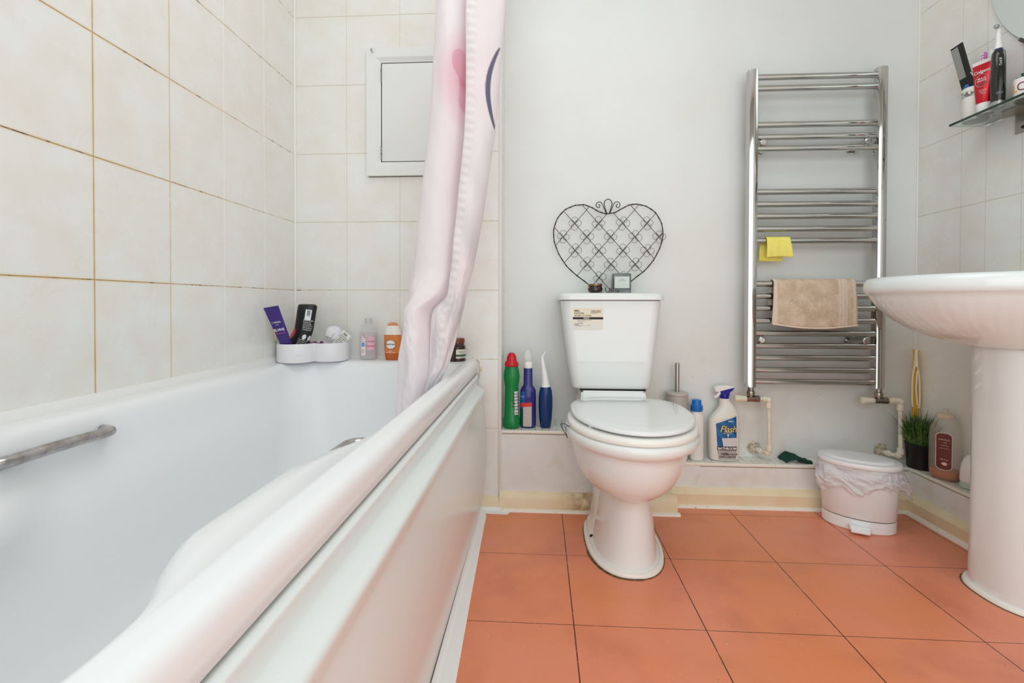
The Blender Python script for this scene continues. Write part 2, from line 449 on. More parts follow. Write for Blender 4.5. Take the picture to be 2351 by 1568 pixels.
# white floor beads in front of the skirting
b = NB()
for (x0, y0, x1, y1) in ((XN, YT-.024, .500, YT-.024), (.4945, YB-.026, XB-.022, YB-.026)):
    prism(b, [(y0+.006, 0), (y0-.006, 0), (y0-.004, .006), (y0+.006, .010)], x0, x1, 'x')
prism(b, [(XB-.020, 0), (XB-.034, 0), (XB-.030, .006), (XB-.020, .014)], YR+.05, YB-.024, 'y')
struct('trim_15', b, mBead)
# loose white angle strips on the floor by the bath
b = NB()
P = [(-.245, YT-.018), (-.095, YT-.018), (-.112, YT-.052), (-.235, YT-.048)]
loft(b, [[(x, y, .0005) for x, y in P], [(x, y, .0025) for x, y in P]])
P = [(-.245, YT-.0185), (-.139, YT-.0185), (-.139, YT-.022), (-.245, YT-.022)]
loft(b, [[(x, y, .0005) for x, y in P], [(x, y, .014) for x, y in P]])
struct('trim_16', b, mat('white_upvc', (238, 239, 238), .25))
b = NB()
rows = []
for y, dx in ((1.672, -.012), (1.640, -.004), (1.600, .006), (1.580, .001), (1.2, 0), (.8, 0), (.4, 0), (.03, 0)):
    xe = -.184 if y > 1.55 else -.186+ (1.58-y)*.034
    xi = -.2105+(1.6-y)*.004
    if y > 1.65: xe = -.196
    rows.append([(xi, y, 0), (xi, y, .016), (xi+.0025, y, .0165), (xi+.006, y, .006), (xi+.012, y, .0035), (xe-.003, y, .0028), (xe, y, .0008), (xe, y, 0)])
loft(b, rows); struct('trim_17', b, mat('white_upvc', (238, 239, 238), .25), 20)

# ================================================================== BATH
def bath_ring(z, eL, eR, eF, eN, r, bulge=0, lb=0, dz=0):
    x0, x1, y0, y1 = -.9127+eL, -.2246-eR, .03+eN, 1.709-eF
    pts = []
    nS, nE, nC = 64, 18, 8
    def arc(cx, cy, a0):
        return [(cx+r*math.cos(a0+PI/2*k/nC), cy+r*math.sin(a0+PI/2*k/nC)) for k in range(nC)]
    pts += arc(x1-r, y1-r, 0)
    pts += [(x1-r-(x1-x0-2*r)*k/nE, y1) for k in range(nE)]
    pts += arc(x0+r, y1-r, PI/2)
    pts += [(x0, y1-r-(y1-y0-2*r)*k/nS) for k in range(nS)]
    pts += arc(x0+r, y0+r, PI)
    pts += [(x0+r+(x1-x0-2*r)*k/nE, y0) for k in range(nE)]
    pts += arc(x1-r, y0+r, 1.5*PI)
    pts += [(x1, y0+r+(y1-y0-2*r)*k/nS) for k in range(nS)]
    def ss(t): t = max(0, min(1, t)); return t*t*(3-2*t)
    out = []
    cx = (x0+x1)/2
    for x, y in pts:
        w = ss((abs(x-cx)/((x1-x0)/2)-.45)/.5)
        bl = ss((y-.27)/.17)*(1-ss((y-.59)/.17))
        zz = z
        if x > cx: x -= bulge*bl*w; zz -= dz*bl*w
        else: x += lb*bl*w
        out.append((x, y, zz))
    return out
bath = thing('bathtub', 'long white acrylic bathtub filling the alcove along the tiled left wall', 'bathtub', (-.57, .87, 0))
b = NB()
rings = [bath_ring(.497, .002, .006, .001, .002, .004), bath_ring(.500, .002, .001, .001, .002, .004),
         bath_ring(.532, .002, .000, .001, .002, .006), bath_ring(.541, .003, .003, .001, .004, .008), bath_ring(.5460, .004, .009, .001, .008, .010),
         bath_ring(.5470, .006, .016, .002, .014, .012), bath_ring(.5475, .02, .026, .03, .03, .03, .004),
         bath_ring(.5476, .040, .030, .068, .058, .058, .006), bath_ring(.5476, .044, .031, .07, .06, .06, .012, 0, .0045), bath_ring(.5462, .052, .036, .090, .075, .075, .035, .01, .0050),
         bath_ring(.5410, .060, .040, .103, .085, .085, .055, .02, .0015), bath_ring(.531, .066, .045, .112, .09, .09, .063, .025),
         bath_ring(.515, .070, .052, .119, .095, .095, .068, .03), bath_ring(.490, .075, .060, .128, .10, .10, .070, .035),
         bath_ring(.465, .079, .070, .136, .11, .105, .066, .028),
         bath_ring(.448, .084, .077, .141, .12, .11, .060, .050), bath_ring(.435, .088, .082, .145, .122, .11, .055, .056), bath_ring(.40, .100, .094, .154, .13, .115, .04, .050),
         bath_ring(.36, .107, .102, .166, .15, .12, .02, .01), bath_ring(.28, .118, .114, .19, .18, .13, .006), bath_ring(.20, .13, .126, .22, .22, .14),
         bath_ring(.155, .15, .145, .26, .26, .15), bath_ring(.135, .19, .18, .31, .32, .15), bath_ring(.130, .26, .25, .42, .45, .08)]
loft(b, rings, cap0=False, cap1=True)
sh = part('shell', b, mAcr, bath, 60)
b = NB()   # underside so that the shell is not paper thin
loft(b, [bath_ring(.5450, .006, .012, .004, .012, .010), bath_ring(.535, .04, .032, .07, .06, .06, .02), bath_ring(.45, .05, .05, .09, .09, .09, .02), bath_ring(.16, .10, .10, .18, .18, .12), bath_ring(.12, .2, .2, .3, .3, .1)], cap0=False)
part('underside', b, mat('fibreglass_underside', (200, 196, 186), .7), bath)
def grab(xh, y0, y1, z, side):
    """chrome handle bolted to the inner wall; side +1 stands off towards +X"""
    b = NB(); w = .052*side
    pts = [(xh, y0, z), (xh+w*.45, y0+.004, z+.001), (xh+w*.85, y0+.012, z+.002), (xh+w, y0+.032, z+.003), (xh+w, (y0+y1)/2, z+.004), (xh+w, y1-.032, z+.003), (xh+w*.85, y1-.012, z+.002), (xh+w*.45, y1-.004, z+.001), (xh, y1, z)]
    tube(b, cat(pts, 6), .0098, 14)
    h = part('handle', b, mChrT, bath, label='tarnished chrome grab handle')
    for y in (y0, y1):
        b = NB(); lathe(b, [(0, .010), (.003, .014), (.006, .0125)], n=20)
        xform(b, Matrix.Translation((xh+.004*side, y, z)) @ Matrix.Rotation(side*PI/2, 4, 'Y'))
        q = part('fixing', b, mat('rusty_fixing', (120, 104, 66), .6, vary=.9, vscale=120, vcol=(50, 36, 18)), h)
    return h
grab(-.862, .640, .860, .5065, 1)
grab(-.292, .650, .850, .494, -1)

# bath panel: moulded front
pn = thing('bath_panel', 'glossy white moulded side panel under the bathtub rim', 'bath panel', (-.2, .87, 0))
prof = [(-.233, .4925), (-.2255, .4925), (-.2195, .4885), (-.2200, .482), (-.2225, .476), (-.2240, .462), (-.2215, .4535), (-.206, .4475), (-.1965, .4440), (-.1925, .4375), (-.1930, .428), (-.197, .415), (-.1985, .40), (-.195, .36), (-.190, .30), (-.1880, .23), (-.190, .16), (-.197, .09), (-.206, .04), (-.2120, .001)]
prof = [(p.x, p.z) for p in cat([(a, 0, z) for a, z in prof], 4)]
def prow(y, k, dz=0): return [(-.226+(x+.226)*k, y, z) for x, z in prof]
b = NB(); rws = []
for y, k in ((1.700, .0), (1.6985, .45), (1.694, .72), (1.684, .9), (1.668, .98), (1.640, 1)): rws.append(prow(y, k))
for i in range(1, 17): rws.append(prow(1.64-i*(1.64-.03)/16, 1))
loft(b, rws, False, False, closed=False)
part('moulded_face', b, mPanel, pn, 70)
b = NB(); box(b, -.2345, -.2325, .05, 1.69, .484, .4985); part('seam_shade', b, mat('seam_shade', (96, 86, 58), .8, vary=.8, vscale=30, vcol=(160, 150, 120)), pn)  # dark strip set in the open seam to deepen its shade
b = NB(); box(b, -.250, -.236, .05, 1.69, .002, .49); part('backing_board', b, mat('panel_backing', (170, 160, 140), .8), pn)

# ================================================================== ACCESS PANEL on the tiled wall
ap = thing('access_panel', 'white framed wooden access hatch on the tiled wall behind the shower curtain', 'access panel', (-.45, YT, 1.43))
x0, x1, z0, z1 = -.6335, -.245, 1.218, 1.683
yb = YT
b = NB()
prof = [(0, 0), (0, .016), (.030, .018), (.036, .017), (.047, .008), (.051, .007), (.051, 0)]  # (inset, height) moulding
rngs = []
for ins, hh in prof:
    rngs.append([(x0+ins, yb-hh, z0+ins), (x1-ins, yb-hh, z0+ins), (x1-ins, yb-hh, z1-ins), (x0+ins, yb-hh, z1-ins)])
loft(b, rngs, False, False); part('frame', b, mWood, ap, 20)
b = NB(); box(b, x0+.0515, x1-.0515, yb-.0015, yb-.0005, z0+.0515, z1-.0515); part('recess', b, mDark, ap)
b = NB(); box(b, x0+.0550, x1-.0550, yb-.0075, yb-.001, z0+.0540, z1-.0550, .0008); dr = part('door', b, mWood, ap)
for zz in (z0+.085, z1-.095):
    b = NB(); box(b, x0+.0500, x0+.0548, yb-.0095, yb-.004, zz-.026, zz+.026, .0012)
    part('hinge', b, mat('old_hinge', (90, 76, 50), .5, metal=.6, vary=.9, vscale=200, vcol=(225, 223, 215)), dr)
b = NB(); tube(b, cat([(x0+.024, yb-.018, z1-.018), (x0+.021, yb-.026, z1-.014), (x0+.024, yb-.029, z1-.010), (x0+.027, yb-.026, z1-.014)], 4), .0016, 8)
part('hook', b, mSteel, ap)
b = NB(); box(b, x0+.004, x1, yb-.0022, yb-.0004, z0-.0020, z0-.0002); part('grime_gap', b, mat('dark_gap2', (90, 70, 45), .8), ap)

# ================================================================== TOILET
TX = .262
toi = thing('toilet', 'white close-coupled ceramic toilet with its lid down', 'toilet', (TX, 1.4, 0))
def egg(z, yf, yb, hw, n=56, e=2.0, eb=2.6, cx=TX, ym=None):
    """egg plan: widest at ym"""
    if ym is None: ym = yb-(yb-yf)*.42
    out = []
    for i in range(n):
        t = 2*PI*i/n; ct, st = math.cos(t), math.sin(t)
        if st <= 0: x = hw*math.copysign(abs(ct)**(2/e), ct); y = ym+(ym-yf)*-abs(st)**(2/e)
        else: x = hw*math.copysign(abs(ct)**(2/eb), ct); y = ym+(yb-ym)*abs(st)**(2/eb)
        out.append((cx+x, y, z))
    return out
# bowl + column
b = NB()
cxn = TX+.006
loft(b, [egg(0.000, 1.303, 1.60, .098, e=2.3), egg(.012, 1.306, 1.60, .096, e=2.3), egg(.035, 1.311, 1.60, .090, e=2.3, cx=TX+.002),
         egg(.075, 1.320, 1.60, .083, e=2.3, cx=TX+.004), egg(.120, 1.326, 1.60, .0775, e=2.3, cx=cxn), egg(.160, 1.330, 1.60, .0735, e=2.2, cx=cxn), egg(.186, 1.331, 1.60, .0715, e=2.2, cx=cxn), egg(.197, 1.328, 1.60, .0715, e=2.1, cx=cxn),
         egg(.203, 1.318, 1.60, .0770, e=2.05, cx=cxn), egg(.209, 1.298, 1.60, .0900, cx=TX+.004), egg(.218, 1.274, 1.605, .108, cx=TX+.002), egg(.232, 1.252, 1.61, .1240), egg(.252, 1.234, 1.612, 0.1425, cx=TX+0.0040), egg(.276, 1.221, 1.615, 0.1530, cx=TX+0.0040),
         egg(.302, 1.213, 1.62, 0.1620, cx=TX+0.0060), egg(.328, 1.209, 1.62, 0.1660, cx=TX+0.0060), egg(.346, 1.208, 1.62, 0.1680, cx=TX+0.0060), egg(.3515, 1.204, 1.62, 0.1735, cx=TX+0.0100), egg(.354, 1.194, 1.622, 0.1815, cx=TX+0.0100), egg(.360, 1.186, 1.625, 0.1895, cx=TX+0.0100), egg(.370, 1.182, 1.625, 0.1935, cx=TX+0.0100),
         egg(.380, 1.182, 1.625, 0.1935, cx=TX+0.0100), egg(.388, 1.186, 1.625, 0.1895, cx=TX+0.0100), egg(.391, 1.195, 1.62, 0.1805, cx=TX+0.0100), egg(.391, 1.24, 1.58, 0.1385, cx=TX+0.0100)])
part('bowl', b, mCer, toi, 50)
# rear column with the wide foot
b = NB()
def foot(z, hw, y0, y1, n=40, e=3.2): return sring(TX, (y0+y1)/2, z, hw, (y1-y0)/2, n, e)
loft(b, [foot(0, .1055, 1.40, 1.685, e=2.6), foot(.016, .1050, 1.402, 1.685, e=2.6), foot(.022, .100, 1.41, 1.685, e=2.6), foot(.034, .090, 1.44, 1.685), foot(.07, .083, 1.47, 1.685), foot(.12, .078, 1.49, 1.685), foot(.2, .074, 1.49, 1.685),
         foot(.27, .09, 1.48, 1.685), foot(.33, .115, 1.46, 1.69), foot(.388, .120, 1.46, 1.69)])
part('outlet_column', b, mCer, toi, 50)
# flared foot rim joining both, and platform carrying the cistern
b = NB()
fl = []
for z, g in ((0, .004), (.010, .003), (.016, -.002), (.020, -.012)):
    fl.append(egg(z, 1.300-g, 1.66+g, .1025+g, e=2.35, eb=3, ym=1.50))
loft(b, fl); part('foot_flange', b, mCer, toi, 50)
b = NB()
loft(b, [[(TX-.125, 1.60, .35), (TX+.125, 1.60, .35), (TX+.12, 1.80, .35), (TX-.12, 1.80, .35)], [(TX-.125, 1.60, .392), (TX+.125, 1.60, .392), (TX+.12, 1.80, .392), (TX-.12, 1.80, .392)],
         [(TX-.118, 1.648, .396), (TX+.118, 1.648, .396), (TX+.118, 1.80, .396), (TX-.118, 1.80, .396)], [(TX-.112, 1.666, .444), (TX+.108, 1.666, .444), (TX+.108, 1.80, .444), (TX-.112, 1.80, .444)]])
bmesh.ops.bevel(b, geom=list(b.edges), offset=.006, segments=3, affect='EDGES')
part('cistern_platform', b, mCer, toi, 40)
# bolt hole
b = NB(); lathe(b, [(0, .006), (.002, .0062)], n=16); xform(b, Matrix.Translation((TX-.096, 1.485, .0200)) @ Matrix.Rotation(-.5, 4, 'Y'))
part('bolt_hole', b, mDark, toi)
# seat and lid
b = NB()
loft(b, [egg(z, yf, yb, hw+.0085, cx=TX+.011) for z, yf, yb, hw in ((.3915, 1.190, 1.60, .176), (.393, 1.187, 1.60, .1785), (.398, 1.186, 1.60, .1795), (.404, 1.187, 1.60, .179), (.4085, 1.191, 1.598, .175), (.410, 1.20, 1.59, .166), (.410, 1.25, 1.55, .12))])
part('seat', b, mSeat, toi, 50)
b = NB()
loft(b, [egg(z+.0035*max(0, (1.64-yf)/.44), yf, yb, hw, eb=2.9, cx=TX+.016) for z, yf, yb, hw in ((.4115, 1.215, 1.640, .164), (.4115, 1.203, 1.645, .175), (.4140, 1.1985, 1.648, .1795), (.4190, 1.198, 1.65, .1800), (.4225, 1.2005, 1.649, .1775), (.4240, 1.206, 1.646, .172), (.4246, 1.25, 1.62, .13), (.4248, 1.33, 1.56, .06))])
part('lid', b, mLid, toi, 50)
for sx in (-.118, .118):
    b = NB(); box(b, TX+sx-.006, TX+sx+.006, 1.305, 1.320, .4098, .4150, .001); part('lid_buffer', b, mSeat, toi)
for sx in (-.075, .075):
    b = NB(); lathe(b, [(.390, .013), (.404, .013), (.412, .010), (.420, .009)], TX+sx, 1.636, 16); part('lid_hinge', b, mChr, toi)
# cistern
b = NB()
def crect(z, x0, x1, y0, y1, r=.03, n=6, cr=.0):
    out = []
    for cx, cy, a0 in ((x1-r, y1-r*.3, 0), (x0+r, y1-r*.3, PI/2), (x0+r, y0+r, PI), (x1-r, y0+r, 1.5*PI)):
        for k in range(n+1):
            a = a0+PI/2*k/n; q = r if a0 >= PI else r*.3
            x = cx+r*math.cos(a); y = cy+q*math.sin(a)
            y -= cr*(1-((x-(x0+x1)/2)/((x1-x0)/2))**2) if a0 >= PI else 0
            out.append((x, y, z))
    return out
X0t, X1t, X0b, X1b = .0760, .4320, .119, .394
loft(b, [crect(.447, X0b+.022, X1b-.020, 1.700, 1.866, .03), crect(.4475, X0b+.008, X1b-.007, 1.680, 1.868, .03), crect(.453, X0b, X1b, 1.672, 1.870, .032), crect(.463, X0b-.002, X1b+.002, 1.669, 1.870, .032),
         crect(.55, .1030, .4070, 1.664, 1.870, .034), crect(.66, .0895, .4200, 1.661, 1.870, .036), crect(.74, .0795, .4290, 1.660, 1.870, .037), crect(.7615, X0t+.002, X1t-.002, 1.6595, 1.870, .037)])
cis = part('cistern', b, mCer, toi, 40)
b = NB()
loft(b, [crect(.7635, X0t+.004, X1t-.004, 1.656, 1.870, .037, 6, .0), crect(.7635, X0t-.005, X1t+.005, 1.649, 1.870, .04, 6, .004), crect(.766, X0t-.0075, X1t+.0075, 1.6465, 1.870, .042, 6, .004), crect(.778, X0t-.0075, X1t+.0075, 1.6465, 1.870, .042, 6, .004),
         crect(.785, X0t-.004, X1t+.004, 1.650, 1.869, .042, 6, .004), crect(.789, X0t+.008, X1t-.008, 1.660, 1.866, .042, 6, .004), crect(.7905, X0t+.035, X1t-.035, 1.69, 1.85, .04)])
part('cistern_lid', b, mCer, toi, 45)
b = NB(); loft(b, [crect(.7612, X0t+.006, X1t-.006, 1.664, 1.866, .035), crect(.7638, X0t+.006, X1t-.006, 1.664, 1.866, .035)]); part('lid_gap', b, mDark, cis)
b = NB(); box(b, .145, .375, 1.672, 1.80, .4438, .4476); part('gasket', b, mDark, cis)
# printed label
def fy(z): # cistern front surface y at height z
    return 1.6595+(.7615-z)*.0165
lx0, lx1, lz0, lz1 = .1175, .2228, .6585, .7355
def flat_on(bmx, dy): 
    return warp(bmx, lambda u, v: (u, fy(v)-dy, v))
b = NB(); vs = [b.verts.new((x, fy(z)-.0004, z)) for x, z in ((lx0, lz0), (lx1, lz0), (lx1, lz1), (lx0, lz1))]; b.faces.new(vs)
T = NT('sticker_paper'); mSt = T.out(T.mix(T.rng(T.z, .672, .705), rgb(222, 220, 212), rgb(231, 219, 196)), .4)
lab = part('sticker', b, mSt, cis, label='cream product sticker with black print')
def ltext(bm, txt, x, z, h, **kw):
    t = text_bm(txt, h, align='LEFT', **kw)
    for v in t.verts: v.co = Vector((v.co.x+x, fy(z+v.co.y)-.0008, z+v.co.y))
    join(bm, t)
b = NB()
ltext(b, 'B&Q', .1228, .7235, .0058, bold=.05, space=1.05)
ltext(b, 'BQPC0048', .1228, .7152, .0050, bold=.012)
ltext(b, 'BODMIN CC CISTERN', .1228, .7074, .0042, bold=.02)
ltext(b, 'Pressure min: 0.5 bar max 10.0 bar (p)', .1340, .6925, .0022, space=1.0)
ltext(b, 'Flushing: 6/4 litre cap', .1340, .6885, .0022)
ltext(b, 'Li: See overleaf', .1348, .6845, .0018)
ltext(b, 'EN 14055', .1375, .6805, .0024, bold=.03)
ltext(b, '4 litre flush   CL 1   2   VR 1  1234', .1375, .6738, .0020, bold=.02)
ltext(b, 'NL', .1375, .6705, .0022, bold=.03)
ltext(b, 'CE', .1228, .6735, .0078, bold=.01)
for i, w in enumerate([1, 2, 1, 1, 3, 1, 2, 1, 1, 2, 2, 1, 3, 1, 1, 2, 1, 2]):
    xx = .1805+i*.00195
    vs = [b.verts.new((q, fy(z)-.0008, z)) for q, z in ((xx, .7190 if i % 8 else .7175), (xx+w*.00042, .7190 if i % 8 else .7175), (xx+w*.00042, .7290), (xx, .7290))]; b.faces.new(vs)
ltext(b, '5 012345 678900', .1775, .7160, .0021, space=1.1)
vs = [b.verts.new((q, fy(z)-.0007, z)) for q, z in ((lx0, .6962), (lx1, .6962), (lx1, .7040), (lx0, .7040))]; b.faces.new(vs)
part('lettering', b, mInk, lab)
b = NB(); ltext(b, 'WHITE', .1545, .6978, .0044, bold=.03); 
for v in b.verts: v.co.y -= .0004
part('white_lettering', b, mWIn, lab)
# sealing strip round the foot
b = NB()
prev = None
outer = egg(0, 1.288, 1.675, .1155, e=2.35, eb=3, ym=1.50)
inner = egg(0, 1.299, 1.665, .1045, e=2.35, eb=3, ym=1.50)
n = len(outer); ang = [i for i in range(n)]
rws = []
idx = [i % n for i in range(n//2-6, n+6)]
for i in idx:
    o_, i_ = outer[i], inner[i]
    rws.append([(i_[0], i_[1], .001), (i_[0], i_[1], .013), ((o_[0]*.75+i_[0]*.25), (o_[1]*.75+i_[1]*.25), .0115), (o_[0], o_[1], .007), (o_[0], o_[1], .001)])
loft(b, rws); part('foot_bead', b, mat('foot_bead_white', (238, 236, 228), .3), toi, 50)
b = NB(); rws = []
o2 = egg(0, 1.2835, 1.68, .1225, e=2.35, eb=3, ym=1.50)
for i in idx:
    k = 1 if 30 < i < 44 else .35
    a_, c_ = outer[i], o2[i]
    c_ = (a_[0]+(c_[0]-a_[0])*k, a_[1]+(c_[1]-a_[1])*k)
    rws.append([(a_[0]*.95+TX*.05, a_[1]+.004, .0002), (a_[0]*.95+TX*.05, a_[1]+.004, .0035), (c_[0], c_[1], .0016), (c_[0], c_[1], .0002)])
loft(b, rws); part('old_adhesive', b, mat('old_adhesive', (58, 48, 36), .7, vary=.8, vscale=70, vcol=(150, 120, 80)), toi, 50)

# wire rim-block hanger
b = NB()
tube(b, cat([(.088, 1.372, .392), (.078, 1.372, .4005), (.066, 1.372, .4015), (.0635, 1.372, .398), (.070, 1.372, .384), (.0795, 1.372, .368), (.083, 1.372, .360)], 5), .0011, 8)
tube(b, cat([(.088, 1.378, .394), (.079, 1.378, .391), (.0785, 1.378, .380), (.0800, 1.378, .366)], 5), .0008, 8)
tag(finish('rim_hanger', b, mat('black_wire', (28, 30, 36), .35)), 'small black wire hanger clipped over the left rim of the toilet bowl', 'hanger')

# ================================================================== TOWEL RADIATOR
rad = thing('towel_radiator', 'tall chrome ladder towel radiator on the white wall beside the washbasin', 'towel radiator', (1.016, YP, 0))
RY = 1.803
def post(x):
    b = NB()
    pr = [(-.018, .014), (-.018, -.006), (-.0150, -.0125), (-.008, -.0160), (0, -.0170), (.008, -.0160), (.0150, -.0125), (.018, -.006), (.018, .014), (.014, .017), (-.014, .017)]
    loft(b, [[(x+a, RY+c_, .442) for a, c_ in pr], [(x+a, RY+c_, 1.615) for a, c_ in pr]])
    p = part('post', b, mChr, rad, 25)
    b = NB(); lathe(b, [(1.615, .012), (1.6175, .012), (1.619, .009)], x, RY, 20); part('end_cap', b, mChr, p)
    return p
post(.788); post(1.2455)
bars = [1.591, 1.5495, 1.4155, 1.370, 1.3275, 1.1675, 1.1215, 1.077, 1.030, .9862, .8264, .7806, .7355, .6888, .642, .596, .551, .5057, .462]
for z in bars:
    b = NB(); tube(b, [(.803, RY+.001, z), (1.2305, RY+.001, z)], .0112, 20); part('rail', b, mChr, rad)
for x, z, dx in ((.826, 1.348, .012), (1.197, 1.348, -.012), (.826, .617, .012), (1.197, .617, -.012)):
    b = NB(); tube(b, [(x, RY-.012, z), (x, RY-.009, z), (x, RY+.020, z), (x+dx, RY+.066, z-.006), (x+dx, YP, z-.006)], [.009, .0125, .0125, .0105, .0105], 20)
    lathe(b, [(0, .020), (.004, .020), (.006, .013)], 0, 0, 20)
    vs = [v for v in b.verts if abs(v.co.x) < .021 and abs(v.co.y) < .021 and v.co.z < .01]
    M = Matrix.Translation((x+dx, YP, z-.006)) @ Matrix.Rotation(PI/2, 4, 'X')
    for v in vs: v.co = M @ v.co
    part('wall_bracket', b, mChr, rad)
def valve(x, bend):
    """chrome angle valve with white hand wheel, cream painted pipe down to the ledge"""
    p = thing('radiator_pipe', 'cream pipe and chrome valve under the '+('left post of the towel radiator' if x < 1 else 'right radiator post'), 'pipe', (x, RY, .4), group=None)
    z = .3965
    b = NB(); lathe(b, [(z-.004, .008), (z+.012, .008), (z+.013, .0135), (z+.022, .0145), (z+.030, .0135), (z+.032, .0105), (z+.0455, .0105)], x, RY, 6 if 0 else 20)
    tube(b, [(x-.016, RY, z), (x-.015, RY, z), (x+.012, RY, z), (x+.0125, RY, z), (x+.030, RY, z), (x+.031, RY, z)], [.009, .0115, .0115, .013, .013, .009], 8)
    v = part('valve', b, mat('dull_chrome', (160, 156, 146), .2, metal=1), p)
    b = NB(); tube(b, [(x-.060, RY, z), (x-.058, RY, z), (x-.050, RY, z), (x-.018, RY, z), (x-.016, RY, z)], [.0095, .0128, .0135, .0110, .010], 24)
    part('hand_wheel', b, mWPipe, v, label='white knurled valve handle')
    xe = x+bend
    b = NB(); tube(b, cat([(x+.030, RY, z), (xe-.02, RY, z), (xe-.008, RY, z-.001), (xe, RY, z-.010), (xe, RY, z-.03), (xe+.002, RY, .30), (xe+.003, RY, .208), (xe+.002, RY+.004, .196), (xe-.004, RY+.02, .190), (xe-.014, RY+.050, .190), (xe-.018, YP, .190)], 5), .0074, 14)
    part('pipe_run', b, mWPipe, p)
    for pts in ([(x+.040, RY, z), (x+.042, RY, z), (xe-.008, RY, z), (xe-.006, RY, z)], [(xe, RY, z-.012), (xe, RY, z-.014), (xe, RY, z-.034), (xe, RY, z-.036)],
                [(xe+.003, RY, .222), (xe+.003, RY, .220), (xe+.003, RY, .202), (xe+.003, RY, .200)], [(xe-.008, RY+.03, .190), (xe-.009, RY+.032, .190), (xe-.014, RY+.048, .190), (xe-.015, RY+.05, .190)]):
        b = NB(); tube(b, pts, [.009, .0112, .0112, .009], 16); part('fitting', b, mWPipe, p)
    b = NB(); bmesh.ops.create_icosphere(b, subdivisions=3, radius=.013, matrix=Matrix.Translation((xe-.001, RY+.001, z-.004))); part('elbow', b, mWPipe, p)
    b = NB(); bmesh.ops.create_icosphere(b, subdivisions=3, radius=.0125, matrix=Matrix.Translation((xe+.001, RY+.006, .194))); part('elbow', b, mWPipe, p)
    b = NB()
    bmesh.ops.create_icosphere(b, subdivisions=4, radius=1)
    rr = random.Random(int(x*100))
    from mathutils import noise
    for v_ in b.verts:
        d = 1+.35*noise.noise(v_.co*2.3+Vector((x*7, 0, 0)))+.35*noise.noise(v_.co*7)
        v_.co = Vector((xe-.022, YP-.003, .192))+Vector((v_.co.x*.022*d, v_.co.y*.010*d, v_.co.z*.022*d))
    part('filler_plug', b, mat('old_filler', (222, 214, 196), .7, vary=.9, vscale=90, vcol=(120, 96, 60), bump=.4), p)
    return p
valve(.790, .0655); valve(1.2485, .0770)
# yellow cloth and beige towel over the rails
def drape(name, x0, x1, zr, front, back, mtl, yr=RY+.001, r=.0140, sag=0, thick=.0022, nx=40, wave=.003, skew=None, bx=None):
    b = NB(); rows = []
    L = []
    nf, na, nb_ = 16, 10, 10
    for i in range(nf+1): L.append(('f', i/nf))
    for i in range(1, na): L.append(('a', i/na))
    for i in range(nb_+1): L.append(('b', i/nb_))
    for kind, t in L:
        row = []
        for j in range(nx+1):
            u = j/nx; fx = x0+(x1-x0)*u
            fl = front+sag*math.sin(PI*u)+(skew*(u-.5) if skew else 0)
            wv = wave*math.sin(u*9+t)+wave*.6*math.sin(u*21)
            if kind == 'f':
                z = zr-fl*(1-t); y = yr-r-wv*(1-t)*1.3-.003*math.sin(PI*(1-t)); x = fx+(.006*(1-t)*(u-.5)*2 if not bx else .010*(1-t)*u)
            elif kind == 'a':
                a = PI*t; y = yr-r*math.cos(a); z = zr+r*math.sin(a); x = fx
            else:
                z = zr-back*t; y = yr+r+abs(wv)*t; x = fx+((bx or 0)*min(1, t*3))
            row.append((x, y, z))
        rows.append(row)
    R = [[b.verts.new(p) for p in row] for row in rows]
    for a, c_ in zip(R[:-1], R[1:]):
        for j in range(nx): b.faces.new((a[j], a[j+1], c_[j+1], c_[j]))
    return b
T = NT('beige_terry'); 
tn = T.noise(260, 3); tb = T.m('GREATER_THAN', T.noise(420, 2), .60)
base = T.mix(T.rng(T.noise(26, 5), .35, .7), rgb(236, 216, 194), rgb(212, 188, 160))
base = T.mix(T.m('MULTIPLY', tb, .5), base, rgb(150, 122, 92))
bandx = T.m('MAXIMUM', T.at(T.x, 1.0955, .004), T.m('MAXIMUM', T.at(T.x, 1.1075, .0045), T.at(T.x, 1.118, .003)))
edge = T.m('MAXIMUM', T.m('LESS_THAN', T.x, .874), T.m('GREATER_THAN', T.x, 1.1425))
base = T.mix(T.m('MAXIMUM', bandx, edge), base, rgb(236, 220, 202))
T.bump(T.m('ADD', tn, T.m('MULTIPLY', T.noise(500, 2), .6)), .9, .004)
mTowel = T.out(base, .95)
b = drape('hand_towel', .8625, 1.153, .8264, .150, .10, mTowel, sag=.014, wave=.002, skew=.004)
tw = finish('hand_towel', b, mTowel, None, 60)
sm = tw.modifiers.new('s', 'SOLIDIFY'); sm.thickness = .005; sm.offset = 1
tag(tw, 'beige terry hand towel folded over a rail of the chrome radiator', 'towel')
b = NB()
pts = []
for j in range(41):
    u = j/40; x = .860+.296*u; pts.append((x+.004*(u-.5), RY-.0175-.003*math.sin(u*9)-.002*math.sin(u*21), .8264-(.150+.014*math.sin(PI*u)+.004*(u-.5))))
tube(b, pts, .0032, 6); part('hem', b, mat('towel_hem', (236, 220, 202), .9, bump=.4, bscale=300), tw)
T = NT('yellow_sponge_cloth'); T.bump(T.noise(160, 3), .5, .003)
mYel = T.out(T.mix(T.rng(T.noise(30, 4), .4, .7), rgb(244, 234, 124), rgb(238, 224, 104)), .9)
b = drape('dish_cloth', .8375, .9225, .9862, .062, .075, mYel, sag=-.002, wave=.0012, r=.0128, bx=-.014)
yc = finish('dish_cloth', b, mYel, None, 60); sm = yc.modifiers.new('s', 'SOLIDIFY'); sm.thickness = .0022; sm.offset = 1
tag(yc, 'small yellow cloth folded over a middle rail of the radiator', 'cloth')

